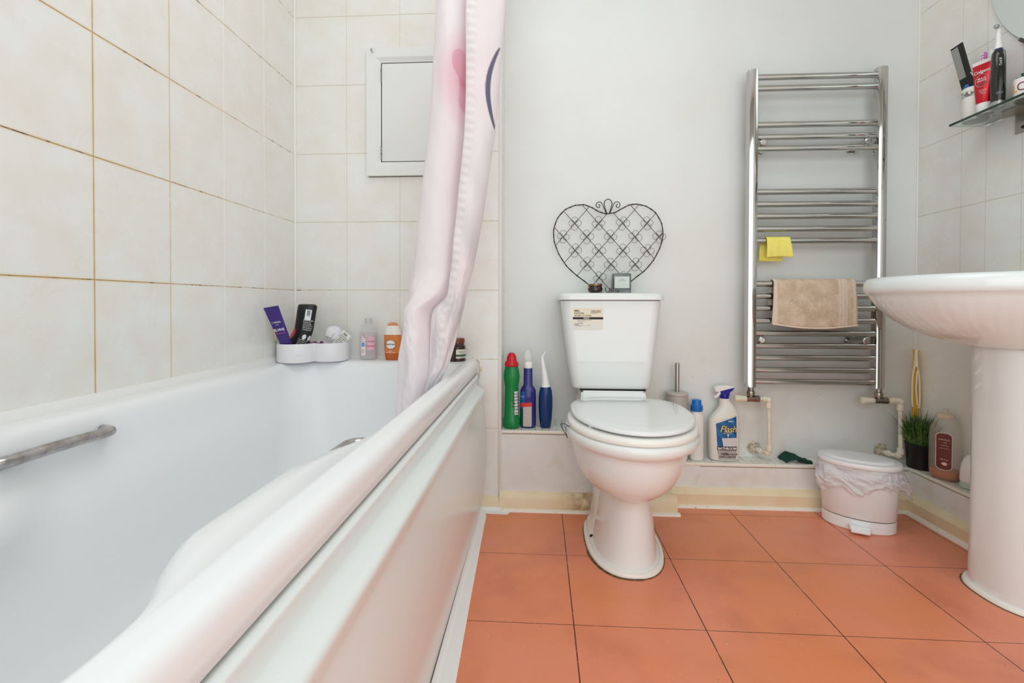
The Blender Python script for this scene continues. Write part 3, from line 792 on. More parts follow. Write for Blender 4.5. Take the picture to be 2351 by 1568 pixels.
# ================================================================== WALL HEART
hz, hy = 1.0, 1.850
hr = thing('wire_heart', 'brown wire heart decoration standing on the toilet cistern against the wall', 'decoration', (.265, hy, .79))
mWire = mat('brown_wire', (52, 36, 30), .45, metal=.3)
# outline traced as offsets from the centre (metres)
hp = [(0, .1010), (.028, .106), (.055, .121), (.085, .1345), (.110, .136), (.140, .130), (.172, .112), (.197, .080), (.2095, .040), (.2085, .000), (.196, -.040), (.175, -.080), (.145, -.117), (.105, -.150), (.060, -.184), (.018, -.207), (0, -.209)]
outl = [(x, z) for x, z in hp]+[(-x, z) for x, z in hp[-2:0:-1]]
OP = [(p.x, p.z) for p in cat([(x, 0, z) for x, z in outl], 6, True)]
H0 = (.265, hz)
def hw(x, z, d=0): return (H0[0]+x, hy+d, H0[1]+z)
b = NB()
tube(b, [hw(x, z) for x, z in OP], .0019, 8, True)
n_ = len(OP)
tube(b, [hw(x+.0019*math.cos(i*.85), z+.0019*math.sin(i*.85), .0018*math.cos(i*.85+1.5)) for i, (x, z) in enumerate(OP)], .0010, 6, True)
part('outline', b, mWire, hr)
def inside(px_, pz_):
    r = False; j = n_-1
    for i in range(n_):
        xi, zi = OP[i]; xj, zj = OP[j]
        if (zi > pz_) != (zj > pz_) and px_ < (xj-xi)*(pz_-zi)/(zj-zi)+xi: r = not r
        j = i
    return r
def seg(p, d):
    """clip an infinite line to the heart"""
    ts = [k*.002 for k in range(-300, 301) if inside(p[0]+d[0]*k*.002, p[1]+d[1]*k*.002)]
    out = []; st = None; pv = None
    for t in ts:
        if st is None: st = t
        elif t-pv > .003: out.append((st, pv)); st = t
        pv = t
    if st is not None: out.append((st, pv))
    return [[(p[0]+d[0]*t, p[1]+d[1]*t) for t in q] for q in out]
g1, g2 = Vector((.0945, -.1075)).normalized(), Vector((.092, .088)).normalized()
# lattice node positions (px-measured pattern): two families of wires
nodes = []
A0 = Vector((-.128, .064)); du_, dv_ = Vector((.0470, -.0530)), Vector((.0455, .0525))
for k in range(-1, 6):
    q = A0+dv_*(k-1)
    for sg in seg((q.x, q.y), (du_.normalized().x, du_.normalized().y)):
        b = NB(); pts = [hw(sg[0][0]+(sg[1][0]-sg[0][0])*t, sg[0][1]+(sg[1][1]-sg[0][1])*t, .001+.001*math.sin(t*9)) for t in [i/12 for i in range(13)]]
        tube(b, pts, .00115, 6); part('cross_wire', b, mWire, hr)
for k in range(-3, 7):
    q = A0+du_*k
    for sg in seg((q.x, q.y), (dv_.normalized().x, dv_.normalized().y)):
        if (Vector(sg[0])-Vector(sg[1])).length < .03: continue
        b = NB(); pts = [hw(sg[0][0]+(sg[1][0]-sg[0][0])*t, sg[0][1]+(sg[1][1]-sg[0][1])*t, -.001-.001*math.sin(t*8)) for t in [i/12 for i in range(13)]]
        tube(b, pts, .00115, 6); part('cross_wire', b, mWire, hr)
rr = random.Random(3)
for i in range(-2, 7):
    for k in range(-3, 6):
        q = A0+du_*i+dv_*k
        if not inside(q.x, q.y) or not all(inside(q.x+a*.012, q.y+c_*.012) for a, c_ in ((1, 0), (-1, 0), (0, 1), (0, -1))): continue
        if q.y > .085 : continue
        b = NB(); a0 = rr.uniform(-.25, .25); n = 0
        pts = []
        for w in range(4):
            a = a0+w*PI/2+rr.uniform(-.2, .2); rad_ = .0120*rr.uniform(.9, 1.08)
            cx_, cz_ = q.x+math.cos(a)*rad_*1.12, q.y+math.sin(a)*rad_*1.12
            for t in range(16):
                th_ = a+PI+2*PI*t/16
                pts.append(hw(cx_+rad_*math.cos(th_), cz_+rad_*math.sin(th_), .002*math.sin(t/16*2*PI)-.002))
        tube(b, pts, .00072, 5, True); part('wire_flower', b, mWire, hr)
b = NB()
tube(b, [hw(x, z, -.002) for x, z in [(p.x, p.z) for p in cat([(-.004, 0, .100), (-.010, 0, .118), (-.0145, 0, .135), (-.0125, 0, .149), (0, 0, .157), (.0125, 0, .149), (.0145, 0, .135), (.010, 0, .118), (.004, 0, .100)], 5)]], .0016, 8)
for sx in (-1, 1):
    tube(b, [hw(sx*x, z, -.002) for x, z in [(p.x, p.z) for p in cat([(.006, 0, .101), (.014, 0, .118), (.021, 0, .136), (.030, 0, .146), (.041, 0, .144), (.046, 0, .134), (.041, 0, .125), (.033, 0, .126), (.032, 0, .134), (.037, 0, .137)], 5)]], .0015, 8)
part('scroll_top', b, mWire, hr)
b = NB(); tube(b, cat([hw(-.010, -.186, -.001), hw(-.006, -.200, .001), hw(0, -.2085, 0), hw(.006, -.200, -.001), hw(.010, -.188, 0)], 4), .0016, 6); part('twist', b, mWire, hr)

# candles on the cistern lid
cd = thing('candle_pot', 'small round dark red candle pot with bronze rim on the cistern lid', 'candle', (.208, 1.775, .7905))
B1 = Body([(.7905, .014, .014), (.7915, .018, .018), (.798, .0262, .0262), (.806, .0280, .0280), (.812, .0262, .0262), (.816, .0235, .0235)], cx=.208, cy=1.775)
b = NB(); B1.mesh(b); part('bowl', b, mat('dark_red_glass', (38, 8, 10), .06, coat=.6), cd)
b = NB(); lathe(b, [(.816, .0235), (.8175, .0262), (.8240, .0268), (.8245, .0250), (.8180, .0225)], .208, 1.775, 40, cap0=False, cap1=True); part('rim', b, mat('bronze_band', (150, 128, 92), .35, metal=.8, vary=.8, vscale=150, vcol=(90, 60, 36)), cd)
gc = thing('glass_candle', 'square clear glass candle with a pale paper label on the cistern lid', 'candle', (.305, 1.80, .7905))
def gbox(x0, x1, y0, y1, z0, z1, r=.004): 
    b = NB(); box(b, x0, x1, y0, y1, z0, z1, r, 3); return b
gx, gy = .3065, 1.795
b = gbox(gx-.033, gx+.033, gy-.030, gy+.030, .7908, .864, .0035)
# hollow
bm2 = NB(); box(bm2, gx-.0295, gx+.0295, gy-.0265, gy+.0265, .803, .8642)
for f in [f for f in bm2.faces if all(v.co.z > .864 for v in f.verts)]: bm2.faces.remove(f)
bmesh.ops.reverse_faces(bm2, faces=bm2.faces); join(b, bm2)
o = part('glass', b, mat('candle_glass', (196, 206, 204), .03, trans=.9), gc)
b = gbox(gx-.029, gx+.029, gy-.026, gy+.026, .8035, .846, .001); part('wax', b, mat('grey_wax', (150, 160, 154), .5), gc)
b = NB(); lathe(b, [(.846, .0008), (.854, .0007)], gx, gy, 8); part('wick', b, mat('burnt_wick', (60, 50, 44), .8), gc)
b = NB(); box(b, gx-.0285, gx+.0265, gy-.0308, gy-.0303, .809, .852); lb = part('label_paper', b, mat('pale_grey_label', (206, 212, 208), .5), gc)
b = NB()
for tx, zz, hh in (('PURE', .8400, .0028), ('COTTON', .8350, .0030)):
    t = text_bm(tx, hh, space=1.5, bold=.01); warp(t, lambda u, v: (gx-.001+u, gy-.0312, zz+v)); join(b, t)
part('lettering', b, mInk, lb)
gd = thing('glass_dish', 'tiny clear glass tealight dish between the two candles on the cistern', 'dish', (.262, 1.76, .7905))
b = NB(); lathe(b, [(.7906, .010), (.7916, .016), (.7965, .0185), (.7968, .0172), (.793, .0145)], .262, 1.745, 28); part('dish', b, mGlass, gd)
b = NB(); lathe(b, [(.7935, .011), (.7955, .011)], .262, 1.745, 20); part('residue', b, mat('smoky_residue', (120, 110, 104), .4), gd)

# ================================================================== CURTAIN
# plan sections from top to bottom: key points (x, y) along the cloth
secs = [
 (1.95, [(-.255, 1.43), (-.290, 1.40), (-.295, 1.355), (-.262, 1.325), (-.222, 1.345), (-.206, 1.385), (-.200, 1.350), (-.210, 1.312), (-.165, 1.300), (-.120, 1.325), (-.098, 1.360), (-.13, 1.39)]),
 (1.63, [(-.260, 1.43), (-.290, 1.40), (-.3010, 1.355), (-.262, 1.320), (-.222, 1.340), (-.200, 1.385), (-.198, 1.350), (-.206, 1.305), (-.160, 1.295), (-.112, 1.325), (-.100, 1.360), (-.13, 1.39)]),
 (1.26, [(-.27, 1.43), (-.305, 1.40), (-.3230, 1.355), (-.280, 1.320), (-.236, 1.335), (-.206, 1.385), (-.200, 1.350), (-.208, 1.305), (-.168, 1.297), (-.138, 1.320), (-.127, 1.360), (-.15, 1.39)]),
 (1.00, [(-.30, 1.43), (-.335, 1.40), (-.3525, 1.355), (-.305, 1.320), (-.258, 1.332), (-.226, 1.380), (-.222, 1.340), (-.232, 1.303), (-.196, 1.297), (-.170, 1.320), (-.163, 1.360), (-.18, 1.39)]),
 (.85, [(-.33, 1.43), (-.352, 1.40), (-.3670, 1.355), (-.325, 1.320), (-.268, 1.328), (-.244, 1.375), (-.240, 1.335), (-.246, 1.300), (-.214, 1.297), (-.198, 1.315), (-.190, 1.350), (-.20, 1.38)]),
 (.78, [(-.362, 1.42), (-.370, 1.39), (-.3780, 1.340), (-.345, 1.295), (-.290, 1.300), (-.262, 1.355), (-.252, 1.320), (-.254, 1.296), (-.230, 1.297), (-.216, 1.312), (-.209, 1.345), (-.215, 1.37)]),
 (.73, [(-.382, 1.41), (-.390, 1.38), (-.3700, 1.350), (-.3780, 1.295), (-.335, 1.270), (-.302, 1.340), (-.300, 1.310), (-.268, 1.284), (-.240, 1.292), (-.228, 1.308), (-.220, 1.340), (-.225, 1.365)]),
 (.66, [(-.398, 1.39), (-.4040, 1.365), (-.368, 1.350), (-.374, 1.290), (-.334, 1.262), (-.304, 1.335), (-.306, 1.300), (-.276, 1.276), (-.250, 1.288), (-.242, 1.305), (-.236, 1.330), (-.238, 1.355)]),
 (.58, [(-.402, 1.36), (-.4060, 1.335), (-.362, 1.330), (-.368, 1.275), (-.336, 1.250), (-.300, 1.318), (-.306, 1.290), (-.286, 1.268), (-.268, 1.278), (-.262, 1.298), (-.256, 1.318), (-.256, 1.340)]),
 (.535, [(-.402, 1.34), (-.4060, 1.315), (-.366, 1.310), (-.368, 1.265), (-.340, 1.246), (-.308, 1.300), (-.314, 1.278), (-.302, 1.264), (-.290, 1.270), (-.284, 1.285), (-.280, 1.300), (-.279, 1.318)]),
 (.46, [(-.400, 1.32), (-.4040, 1.300), (-.372, 1.296), (-.372, 1.262), (-.350, 1.248), (-.326, 1.285), (-.332, 1.270), (-.322, 1.262), (-.316, 1.264), (-.312, 1.272), (-.310, 1.285), (-.309, 1.300)]),
 (.36, [(-.400, 1.32), (-.4030, 1.295), (-.380, 1.290), (-.378, 1.262), (-.360, 1.252), (-.342, 1.278), (-.344, 1.270), (-.336, 1.264), (-.331, 1.263), (-.328, 1.270), (-.326, 1.282), (-.325, 1.296)])]
def cr1(v, t):
    n = len(v); i = min(int(t), n-2); f = t-i
    p0 = v[max(0, i-1)]; p1 = v[i]; p2 = v[i+1]; p3 = v[min(n-1, i+2)]
    return .5*((2*p1)+(-p0+p2)*f+(2*p0-5*p1+4*p2-p3)*f*f+(-p0+3*p1-3*p2+p3)*f**3)
zs_ = [q[0] for q in secs]; NK = len(secs[0][1]); NR, NC = 560, 190
from mathutils import noise as mn
b = NB(); grid = []; cols_ = []
for r_ in range(NR+1):
    z = zs_[0]+(zs_[-1]-zs_[0])*r_/NR
    k = 0
    while k < len(zs_)-2 and z < zs_[k+1]: k += 1
    tt = k+(zs_[k]-z)/(zs_[k]-zs_[k+1])
    kp = [(cr1([q[1][i][0] for q in secs], tt), cr1([q[1][i][1] for q in secs], tt)) for i in range(NK)]
    row = []
    for c_ in range(NC+1):
        sp_ = c_/NC*(NK-1)
        x = cr1([q[0] for q in kp], sp_); y = cr1([q[1] for q in kp], sp_)
        amp = .0050*max(0, min(1, (.95-z)/.25))+.0014
        nn = mn.noise(Vector((sp_*.9, z*7, 0)))+.6*mn.noise(Vector((sp_*1.8+5, z*16, 3)))+.5*abs(mn.noise(Vector((sp_*2.6+z*8, z*26, 7))))
        hem = 0
        if abs(sp_-7.3) < .35 or abs(sp_-10.6) < .3: hem = .0011*math.sin(z*260+sp_*3)+.0012*mn.noise(Vector((z*60, sp_*2, 1)))
        y += nn*amp*1.6+hem; x += amp*.8*mn.noise(Vector((sp_, z*9, 9)))
        row.append(b.verts.new((x, y, z)))
        cols_.append((sp_, x, y, z))
    grid.append(row)
for a, c_ in zip(grid[:-1], grid[1:]):
    for j in range(NC): b.faces.new((a[j], a[j+1], c_[j+1], c_[j]))
T = NT('curtain_fabric')
at = T.nt.nodes.new('ShaderNodeAttribute'); at.attribute_name = 'print'
wv = T.noise(220, 2)
T.bump(wv, .12, .002)
mCur = T.out(at.outputs['Color'], .8)
T.b.inputs['Specular IOR Level'].default_value = .2
# cloth is slightly see-through: mix in some translucency
tr = T.nt.nodes.new('ShaderNodeBsdfTranslucent'); T.nt.links.new(at.outputs['Color'], tr.inputs['Color'])
mx = T.nt.nodes.new('ShaderNodeMixShader'); mx.inputs[0].default_value = .30
outn = [n for n in T.nt.nodes if n.type == 'OUTPUT_MATERIAL'][0]
T.nt.links.new(T.b.outputs[0], mx.inputs[1]); T.nt.links.new(tr.outputs[0], mx.inputs[2]); T.nt.links.new(mx.outputs[0], outn.inputs['Surface'])
cur = finish('shower_curtain', b, mCur, None, 80)
tag(cur, 'white shower curtain with pink rose print hanging bunched into the bathtub', 'shower curtain')
ca = cur.data.color_attributes.new('print', 'FLOAT_COLOR', 'POINT')
def mixc(a, b_, t): t = max(0, min(1, t)); return tuple(a[i]*(1-t)+b_[i]*t for i in range(3))
white, pale, rose, deep = rgb(247, 245, 247)[:3], rgb(246, 234, 238)[:3], rgb(240, 198, 208)[:3], rgb(222, 112, 138)[:3]
for i, (sp_, x, y, z) in enumerate(cols_):
    col = mixc(white, pale, .45+.55*mn.noise(Vector((sp_*.7, z*2.2, 4))))
    if sp_ < 5.6:
        # rose near the fold edge
        sx_ = (sp_-4.75)/2.0
        dz_ = (z-1.40)
        rr_ = math.sqrt((sx_*.11)**2+(dz_*.85)**2)
        ang_ = math.atan2(dz_*.85, sx_*.11)
        k = max(0, 1-rr_/.135)
        pet = .5+.5*math.sin(ang_*3+rr_*95)
        if z > .2: col = mixc(col, rose, min(1, k*1.5))
        petal = rr_ < .085*(.72+.28*math.sin(ang_*3+.6)) or rr_ < .045
        col = mixc(col, deep, (k*k*.35+(.28+.42*pet*k if petal else 0)))
        # long pale pink wash below and above
        wash = max(0, 1-abs(sp_-4.5)/1.3)*max(0, 1-abs(z-1.15)/.75)
        col = mixc(col, rose, wash*.32)
        col = mixc(col, pale, .12)
    if sp_ > 6.8 and .0 < z:
        t = (1.475-z)/.235
        if -.0 < t < 1:
            xc_ = -.113-.025*math.sin(min(1, t)*PI)-.013*t
            hwid = .0062*math.sin(PI*max(.0, min(1, t)))**.6+.0003
            if abs(x-xc_) < hwid+.001 and y < 1.345: col = mixc(col, rgb(112, 112, 136)[:3], (hwid+.001-abs(x-xc_))/.0018)
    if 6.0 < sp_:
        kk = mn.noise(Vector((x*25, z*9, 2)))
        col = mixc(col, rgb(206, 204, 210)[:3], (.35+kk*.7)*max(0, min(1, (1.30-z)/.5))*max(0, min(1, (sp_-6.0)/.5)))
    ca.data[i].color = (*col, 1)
b = NB(); tube(b, [(-.205, YR, 1.975), (-.205, YT, 1.975)], .0125, 16)
rl = tag(finish('shower_rail', b, mWPl), 'white shower rail over the outer bath edge carrying the curtain', 'curtain rail')
for k in range(6):
    b = NB(); yk = 1.31+k*.018
    tube(b, [(-.205+.019*math.cos(t*PI/8), yk, 1.968+.024*math.sin(t*PI/8)) for t in range(16)], .0016, 6, True)
    part('curtain_ring', b, mWPl, cur)

# ================================================================== BATH END: caddy and toiletries
cad = thing('bath_caddy', 'white double-cup plastic caddy in the tiled corner at the end of the bath', 'caddy', (-.79, 1.60, .548))
c1, r1, c2_, r2 = Vector((-.842, 1.588)), .064, Vector((-.742, 1.634)), .062
def union_ring(z, grow=0, n=72):
    pts = []
    ctr = (c1+c2_)/2
    d = (c2_-c1); D = d.length; ux = d/D; uy = Vector((-ux.y, ux.x))
    for i in range(n):
        a = 2*PI*i/n; w = Vector((math.cos(a), math.sin(a)))
        best = 0
        for cc, rr_ in ((c1, r1+grow), (c2_, r2+grow)):
            # ray from ctr along w: farthest hit
            o_ = ctr-cc; bq = o_.dot(w); cq = o_.dot(o_)-rr_*rr_
            disc = bq*bq-cq
            if disc > 0: best = max(best, -bq+math.sqrt(disc))
        pts.append((ctr.x+w.x*best, ctr.y+w.y*best, z))
    return pts
b = NB()
loft(b, [union_ring(.5482, -.010), union_ring(.5478, -.006), union_ring(.5500, -.001), union_ring(.5560, 0), union_ring(.6100, .0005), union_ring(.6125, -.0005), union_ring(.6125, -.0022), union_ring(.6100, -.0028), union_ring(.556, -.003), union_ring(.5535, -.012)])
tub = part('cups', b, mat('caddy_white', (233, 231, 234), .3), cad, 40)
b = NB(); box(b, -.901, -.897, 1.568, 1.612, .560, .675, .0015)
part('back_plate', b, mat('caddy_white', (233, 231, 234), .3), cad)
for zz in (.640,):
    b = NB(); lathe(b, [(0, .027), (.003, .030), (.006, .024), (.009, .008), (.012, .007)], n=28); xform(b, Matrix.Translation((-.9120, 1.59, zz)) @ Matrix.Rotation(PI/2, 4, 'Y'))
    part('suction_cup', b, mat('yellowed_suction_cup', (228, 218, 190), .35), cad)
b = NB(); t = text_bm('umbra', .004); 
fpt = lambda u, v: (c1.x+(r1+.0012)*math.sin(.55+u/r1), c1.y-(r1+.0012)*math.cos(.55+u/r1), .5735+v)
warp(t, fpt); join(b, t); part('logo', b, mat('light_grey_print', (208, 206, 210), .5), tub)
def tubepack(name, label, p_cap, p_end, w, material, cap_r=.012, yaw=0, thick=.016):
    """squeeze tube: from round cap end to flat crimped end"""
    th_ = thing(name, label, 'tube', p_cap)
    p0, p1 = Vector(p_cap), Vector(p_end); ax = (p1-p0); L = ax.length; ax.normalize()
    wd = Matrix.Rotation(yaw, 3, ax) @ (Vector((0, 1, 0)).cross(ax)).normalized(); tk = ax.cross(wd)
    def P(u, v, d): return p0+ax*v+wd*u+tk*d
    b = NB(); rings = []
    for t in [0, .02, .08, .2, .35, .5, .65, .8, .93, .94, 1.0]:
        k = t**.8; hw_ = (cap_r*1.35)*(1-k)+w/2*k; ht = max(.0007, thick/2*(1-t**1.6)) if t < .93 else .0008
        rings.append([P(hw_*math.cos(2*PI*i/32), L*(.12+.88*t), ht*math.sin(2*PI*i/32)) for i in range(32)])
    loft(b, rings)
    body = part('tube_body', b, material, th_, 50)
    b = NB(); loft(b, [[P(cap_r*q*math.cos(2*PI*i/28), L*t, min(thick/2*1.05, cap_r)*q*math.sin(2*PI*i/28)) for i in range(28)] for t, q in ((0, .94), (.01, 1), (.12, 1), (.125, .95))])
    return th_, body, b, P, L, wd, tk
mPur = mat('purple_tube', (62, 38, 120), .28)
tt_, bd, b, P, L, wd, tk = tubepack('shampoo_tube', 'slanting purple hair product tube in the left cup of the bath caddy', (-.846, 1.560, .565), (-.8760, 1.487, .7390), .051, mPur, .013)
part('cap', b, mat('white_cap', (232, 230, 232), .35), tt_)
def ttext(bm, txt, v, h, u=0, d=.0092, sgn=1, **kw):
    t = text_bm(txt, h, **kw)
    def f(a, c_):
        vv = v+c_; q = max(0, (vv/L-.12)/.88); lift = max(.0012, .008*(1-q**1.6))+.0012
        return P(sgn*(a+u), vv, -lift*1)
    warp(t, f); join(bm, t)
sgn = 1 if wd.x > 0 else -1
dsgn = -1
b = NB()
ttext(b, "L'OREAL", L*.70, .0058, sgn=sgn, bold=.01)
ttext(b, 'PARIS', L*.66, .0030, sgn=sgn)
ttext(b, 'ELVIVE', L*.55, .0086, sgn=sgn, bold=.03)
part('lettering', b, mWIn, bd)
b = NB(); ttext(b, 'COLOUR PROTECT', L*.50, .0028, sgn=sgn, bold=.03); part('pink_lettering', b, mat('coral_print', (230, 120, 130), .5), bd)
b = NB()
tube(b, [P(sgn*.011*math.cos(a*PI/10), L*.215+.011*math.sin(a*PI/10), -.0095) for a in range(20)], .0009, 6, True); part('ring_print', b, mWIn, bd)
# black bent bottle
bt = thing('shower_gel_bottle', 'large black bent bottle with red patch standing upside down in the bath caddy', 'bottle', (-.815, 1.592, .56))
path = [(-.8600, 1.583, .5555), (-.8480, 1.585, .590), (-.8340, 1.587, .622), (-.8190, 1.589, .655), (-.8130, 1.590, .688), (-.8080, 1.591, .722), (-.8050, 1.592, .7400), (-.8045, 1.592, .7450), (-.8044, 1.592, .7475)]
PW = [(.0270, .017), (.0300, .0190), (.0320, .020), (.0320, .021), (.0325, .022), (.0330, .022), (.0325, .0215), (.0300, .019), (.020, .012)]
cp = cat(path, 5)
def pw(i): 
    t = i/5; k = min(int(t), len(PW)-2); f = t-k
    return (PW[k][0]*(1-f)+PW[k+1][0]*f, PW[k][1]*(1-f)+PW[k+1][1]*f)
tilt = .42
def bpt(i, u, off=0):
    """u: angle from the camera side"""
    p = cp[i]; a = cp[max(0, i-1)]; d = (cp[min(len(cp)-1, i+1)]-a).normalized()
    wdv = Vector((0, 1, 0)).cross(d).normalized(); 
    rx, ry = pw(i); rx += off; ry += off
    return p+wdv*rx*math.sin(u)+Vector((0, -1, 0))*ry*math.cos(u)
b = NB(); loft(b, [[bpt(i, 2*PI*k/36) for k in range(36)] for i in range(len(cp))]); bd = part('bottle_body', b, mat('matt_black_bottle', (30, 30, 33), .35), bt, 60)
def bpatch(bm, i0, i1, u0, u1, off=.0007, f=None, n=8):
    R = []
    for i in range(i0, i1+1):
        uu0, uu1 = (u0, u1) if f is None else f((i-i0)/(i1-i0))
        R.append([bm.verts.new(bpt(i, uu0+(uu1-uu0)*k/n, off)) for k in range(n+1)])
    for a, c_ in zip(R[:-1], R[1:]):
        for k in range(n): bm.faces.new((a[k], a[k+1], c_[k+1], c_[k]))
b = NB(); bpatch(b, 8, 17, -1.4, -.75, f=lambda t: (-1.4, -1.25+.75*math.sin(PI*(t*.8+.1)))); part('red_patch', b, mat('red_print', (214, 74, 62), .45), bd)
b = NB(); bpatch(b, 21, 27, .20, .85)
part('white_sticker', b, mat('sticker_white', (226, 230, 234), .5), bd)
b = NB(); bpatch(b, 1, 2, .2, 1.1); part('white_stripe', b, mat('sticker_white', (226, 230, 234), .5), bd)
for pp in ((13, .60), (13, 1.25)):
    b = NB(); vs = []
    for k in range(20):
        ii = pp[0]+.0058*math.sin(k*PI/10)/.0048; kk = int(ii); uu = pp[1]+.0058*math.cos(k*PI/10)/.026
        vs.append(b.verts.new(Vector(bpt(kk, uu, .0012)).lerp(Vector(bpt(kk+1, uu, .0012)), ii-kk)))
    b.faces.new(vs)
    part('round_mark', b, mat('sticker_white', (226, 230, 234), .5), bd)
b = NB()
def brow(i0, f0, u, h, txt):
    t = text_bm(txt, h, align='LEFT')
    def f(a, c_):
        i = f0+c_/.0048; k = max(0, min(len(cp)-2, int(i))); fr = i-k
        return Vector(bpt(k, u+a/.03, .0014)).lerp(Vector(bpt(k+1, u+a/.03, .0014)), fr)
    warp(t, f); join(b, t)
for j, (ff, tx) in enumerate([(20.5, 'Shower Gel 400ml'), (19.6, 'body face hair'), (18.7, 'men care deep'), (17.8, 'clean & fresh 3 in 1'), (16.9, 'with charcoal and'), (16.0, 'minerals for skin'), (11.2, 'rinse off with water'), (10.3, 'avoid contact with'), (9.4, 'eyes. Keep away from'), (8.5, 'children. Made in'), (7.6, 'the EU. Best before'), (6.7, 'see base of pack'), (5.8, 'recycle 100% bottle')]):
    brow(0, ff, .12+.02*(j % 3), .0030, tx)
part('lettering', b, mWIn, bd)
b = NB()
for i, w in enumerate([2, 1, 1, 3, 1, 2, 1, 2, 1, 1, 3, 1]):
    ii = 23.0+i*.28
    k = int(ii); fr = ii-k
    for (a0, a1) in ((.36, .70),):
        q = [Vector(bpt(k, a0+(a1-a0)*t/4, .0013)).lerp(Vector(bpt(min(k+1, len(cp)-1), a0+(a1-a0)*t/4, .0013)), fr) for t in range(5)]
        tube(b, q, .00022*w, 4)
part('barcode', b, mInk, bd)
b = NB(); rr = random.Random(2)
for j in range(9): bpatch(b, 21+j//2*2, 22+j//2*2, -.95+.1*(j % 2), -.72, .0008)
part('copper_print', b, mat('copper_print', (120, 50, 36), .5), bd)
# white shaver head and purple sponge, striped tube
sv = thing('razor_cover', 'round white plastic razor cover leaning in the right cup of the bath caddy', 'razor cover', (-.745, 1.64, .60))
b = NB(); lathe(b, [(0, .024), (.004, .027), (.012, .0275), (.018, .022), (.020, .012)], n=30, e=2.4); xform(b, Matrix.Translation((-.742, 1.655, .640)) @ Matrix.Rotation(.5, 4, 'Z') @ Matrix.Rotation(1.35, 4, 'X'))
part('shell', b, mat('milky_white', (226, 224, 230), .3), sv)
b = NB(); box(b, -.0135, .0135, -.012, .012, 0, .009, .004, 3); xform(b, Matrix.Translation((-.7455, 1.634, .640)) @ Matrix.Rotation(.35, 4, 'Y') @ Matrix.Rotation(1.35, 4, 'X')); part('lens', b, mat('milky_white', (226, 224, 230), .3), sv)
b = NB(); box(b, -.727, -.717, 1.645, 1.66, .621, .640, .002); part('brown_insert', b, mat('brown_insert', (120, 84, 74), .5), sv)
b = NB(); box(b, -.750, -.735, 1.645, 1.665, .5556, .625, .003); part('handle', b, mWPl, sv)
b = NB()
for k in range(9):
    a = -1.2+k*.3
    tube(b, cat([(-.782, 1.612, .5600), (-.782+.014*math.sin(a), 1.600+.004*k/3, .600), (-.782+.030*math.sin(a), 1.600+.005*math.cos(k*2), .6145+.004*math.cos(k*1.7))], 4), [.003]*4+[.0045]*4+[.0012], 8, flat=1.)
tag(finish('purple_razor', b, mat('purple_plastic', (112, 44, 104), .35)), 'purple plastic razor head peeping over the middle of the bath caddy', 'razor')
mStr = mat('white_tube_striped', (232, 231, 226), .35)
t2, bd, b, P, L, wd, tk = tubepack('toothpaste_tube', 'white tube with black print slanting to the right in the bath caddy', (-.752, 1.628, .5640), (-.682, 1.634, .6455), .038, mStr, .012)
part('cap', b, mWPl, t2)
sgn = 1 if wd.x > 0 else -1
b = NB()
for j, (v, u, tx, h) in enumerate(((.90, 0, '|||||||', .006), (.82, .001, 'Gentle Wash', .0036), (.76, 0, 'dermatologically', .0032), (.70, 0, 'tested for', .0032), (.64, 0, 'sensitive skin', .0032), (.58, 0, 'apply and rinse', .0032), (.52, 0, 'with water', .003), (.46, 0, '150 ml  e', .003))):
    ttext(b, tx, L*v, h, u, sgn=sgn, bold=.02)
part('lettering', b, mInk, bd)

# micellar water bottle
mw = thing('micellar_bottle', 'clear plastic bottle with pink labels standing on the bath end', 'bottle', (-.6182, 1.668, .5476))
zb = .5478
B1 = Body([(zb, .026, .017), (zb+.002, .0295, .0195), (zb+.010, .0308, .021), (zb+.085, .0308, .021), (zb+.100, .0300, .020), (zb+.112, .026, .0185), (zb+.122, .019, .016), (zb+.128, .0125, .0125), (zb+.133, .0112, .0112)], cx=-.6180, cy=1.668, e=2.5, yaw=.0)
b = NB(); B1.mesh(b)
mPet = mat('clear_pet', (226, 222, 226), .06, alpha=.24)
bd = part('bottle_body', b, mPet, mw)
B1i = Body([(q[0]+(.0012 if i == 0 else 0), q[1]-.0013, q[2]-.0013) for i, q in enumerate(B1.r[:4])]+[(zb+.098, .0288, .0188)], cx=-.6180, cy=1.668, e=2.5)
b = NB(); B1i.mesh(b); part('liquid', b, mat('clear_water', (214, 200, 206), .05, alpha=.30), mw)
b = NB(); lathe(b, [(zb+.131, .0120), (zb+.133, .0125), (zb+.148, .0125), (zb+.150, .0115)], -.6180, 1.668, 28); part('cap', b, mat('frosted_cap', (206, 210, 206), .25, alpha=.8), mw)
b = NB(); B1.patch(b, -.62, -.05, zb+.016, zb+.096, top=lambda u: -.020*u, off=.0006); lb1 = part('back_label', b, mat('pale_pink_label', (240, 222, 228), .5), bd)
b = NB(); B1.patch(b, .06, .95, zb+.036, zb+.086, top=lambda u: -.004*u, off=.0005)
part('front_label', b, mat('pink_label', (228, 176, 190), .5), bd)
b = NB(); B1.patch(b, -.50, -.12, zb+.048, zb+.062, off=.0011); part('blue_panel', b, mat('blue_print', (96, 160, 206), .5), bd)
b = NB()
for k in range(9): join(b, B1.text(['micellar', 'cleansing', 'water', 'face eyes', '', '', 'sensitive', 'no rinse', '200ml'][k], -.35, zb+.088-k*.0078 if k < 4 else zb+.066-k*.0050, .0030, .0014))
part('lettering', b, mat('plum_print', (130, 70, 96), .5), bd)
b = NB(); join(b, B1.text('micellar', .48, zb+.064, .0058, .0012, italic=.3)); part('script_lettering', b, mat('blue_grey_print', (96, 98, 134), .5), bd)
b = NB(); join(b, B1.text('CLEANSING', .48, zb+.048, .0044, .0012, bold=.03)); part('pink_lettering', b, mat('magenta_print', (190, 84, 120), .5), bd)
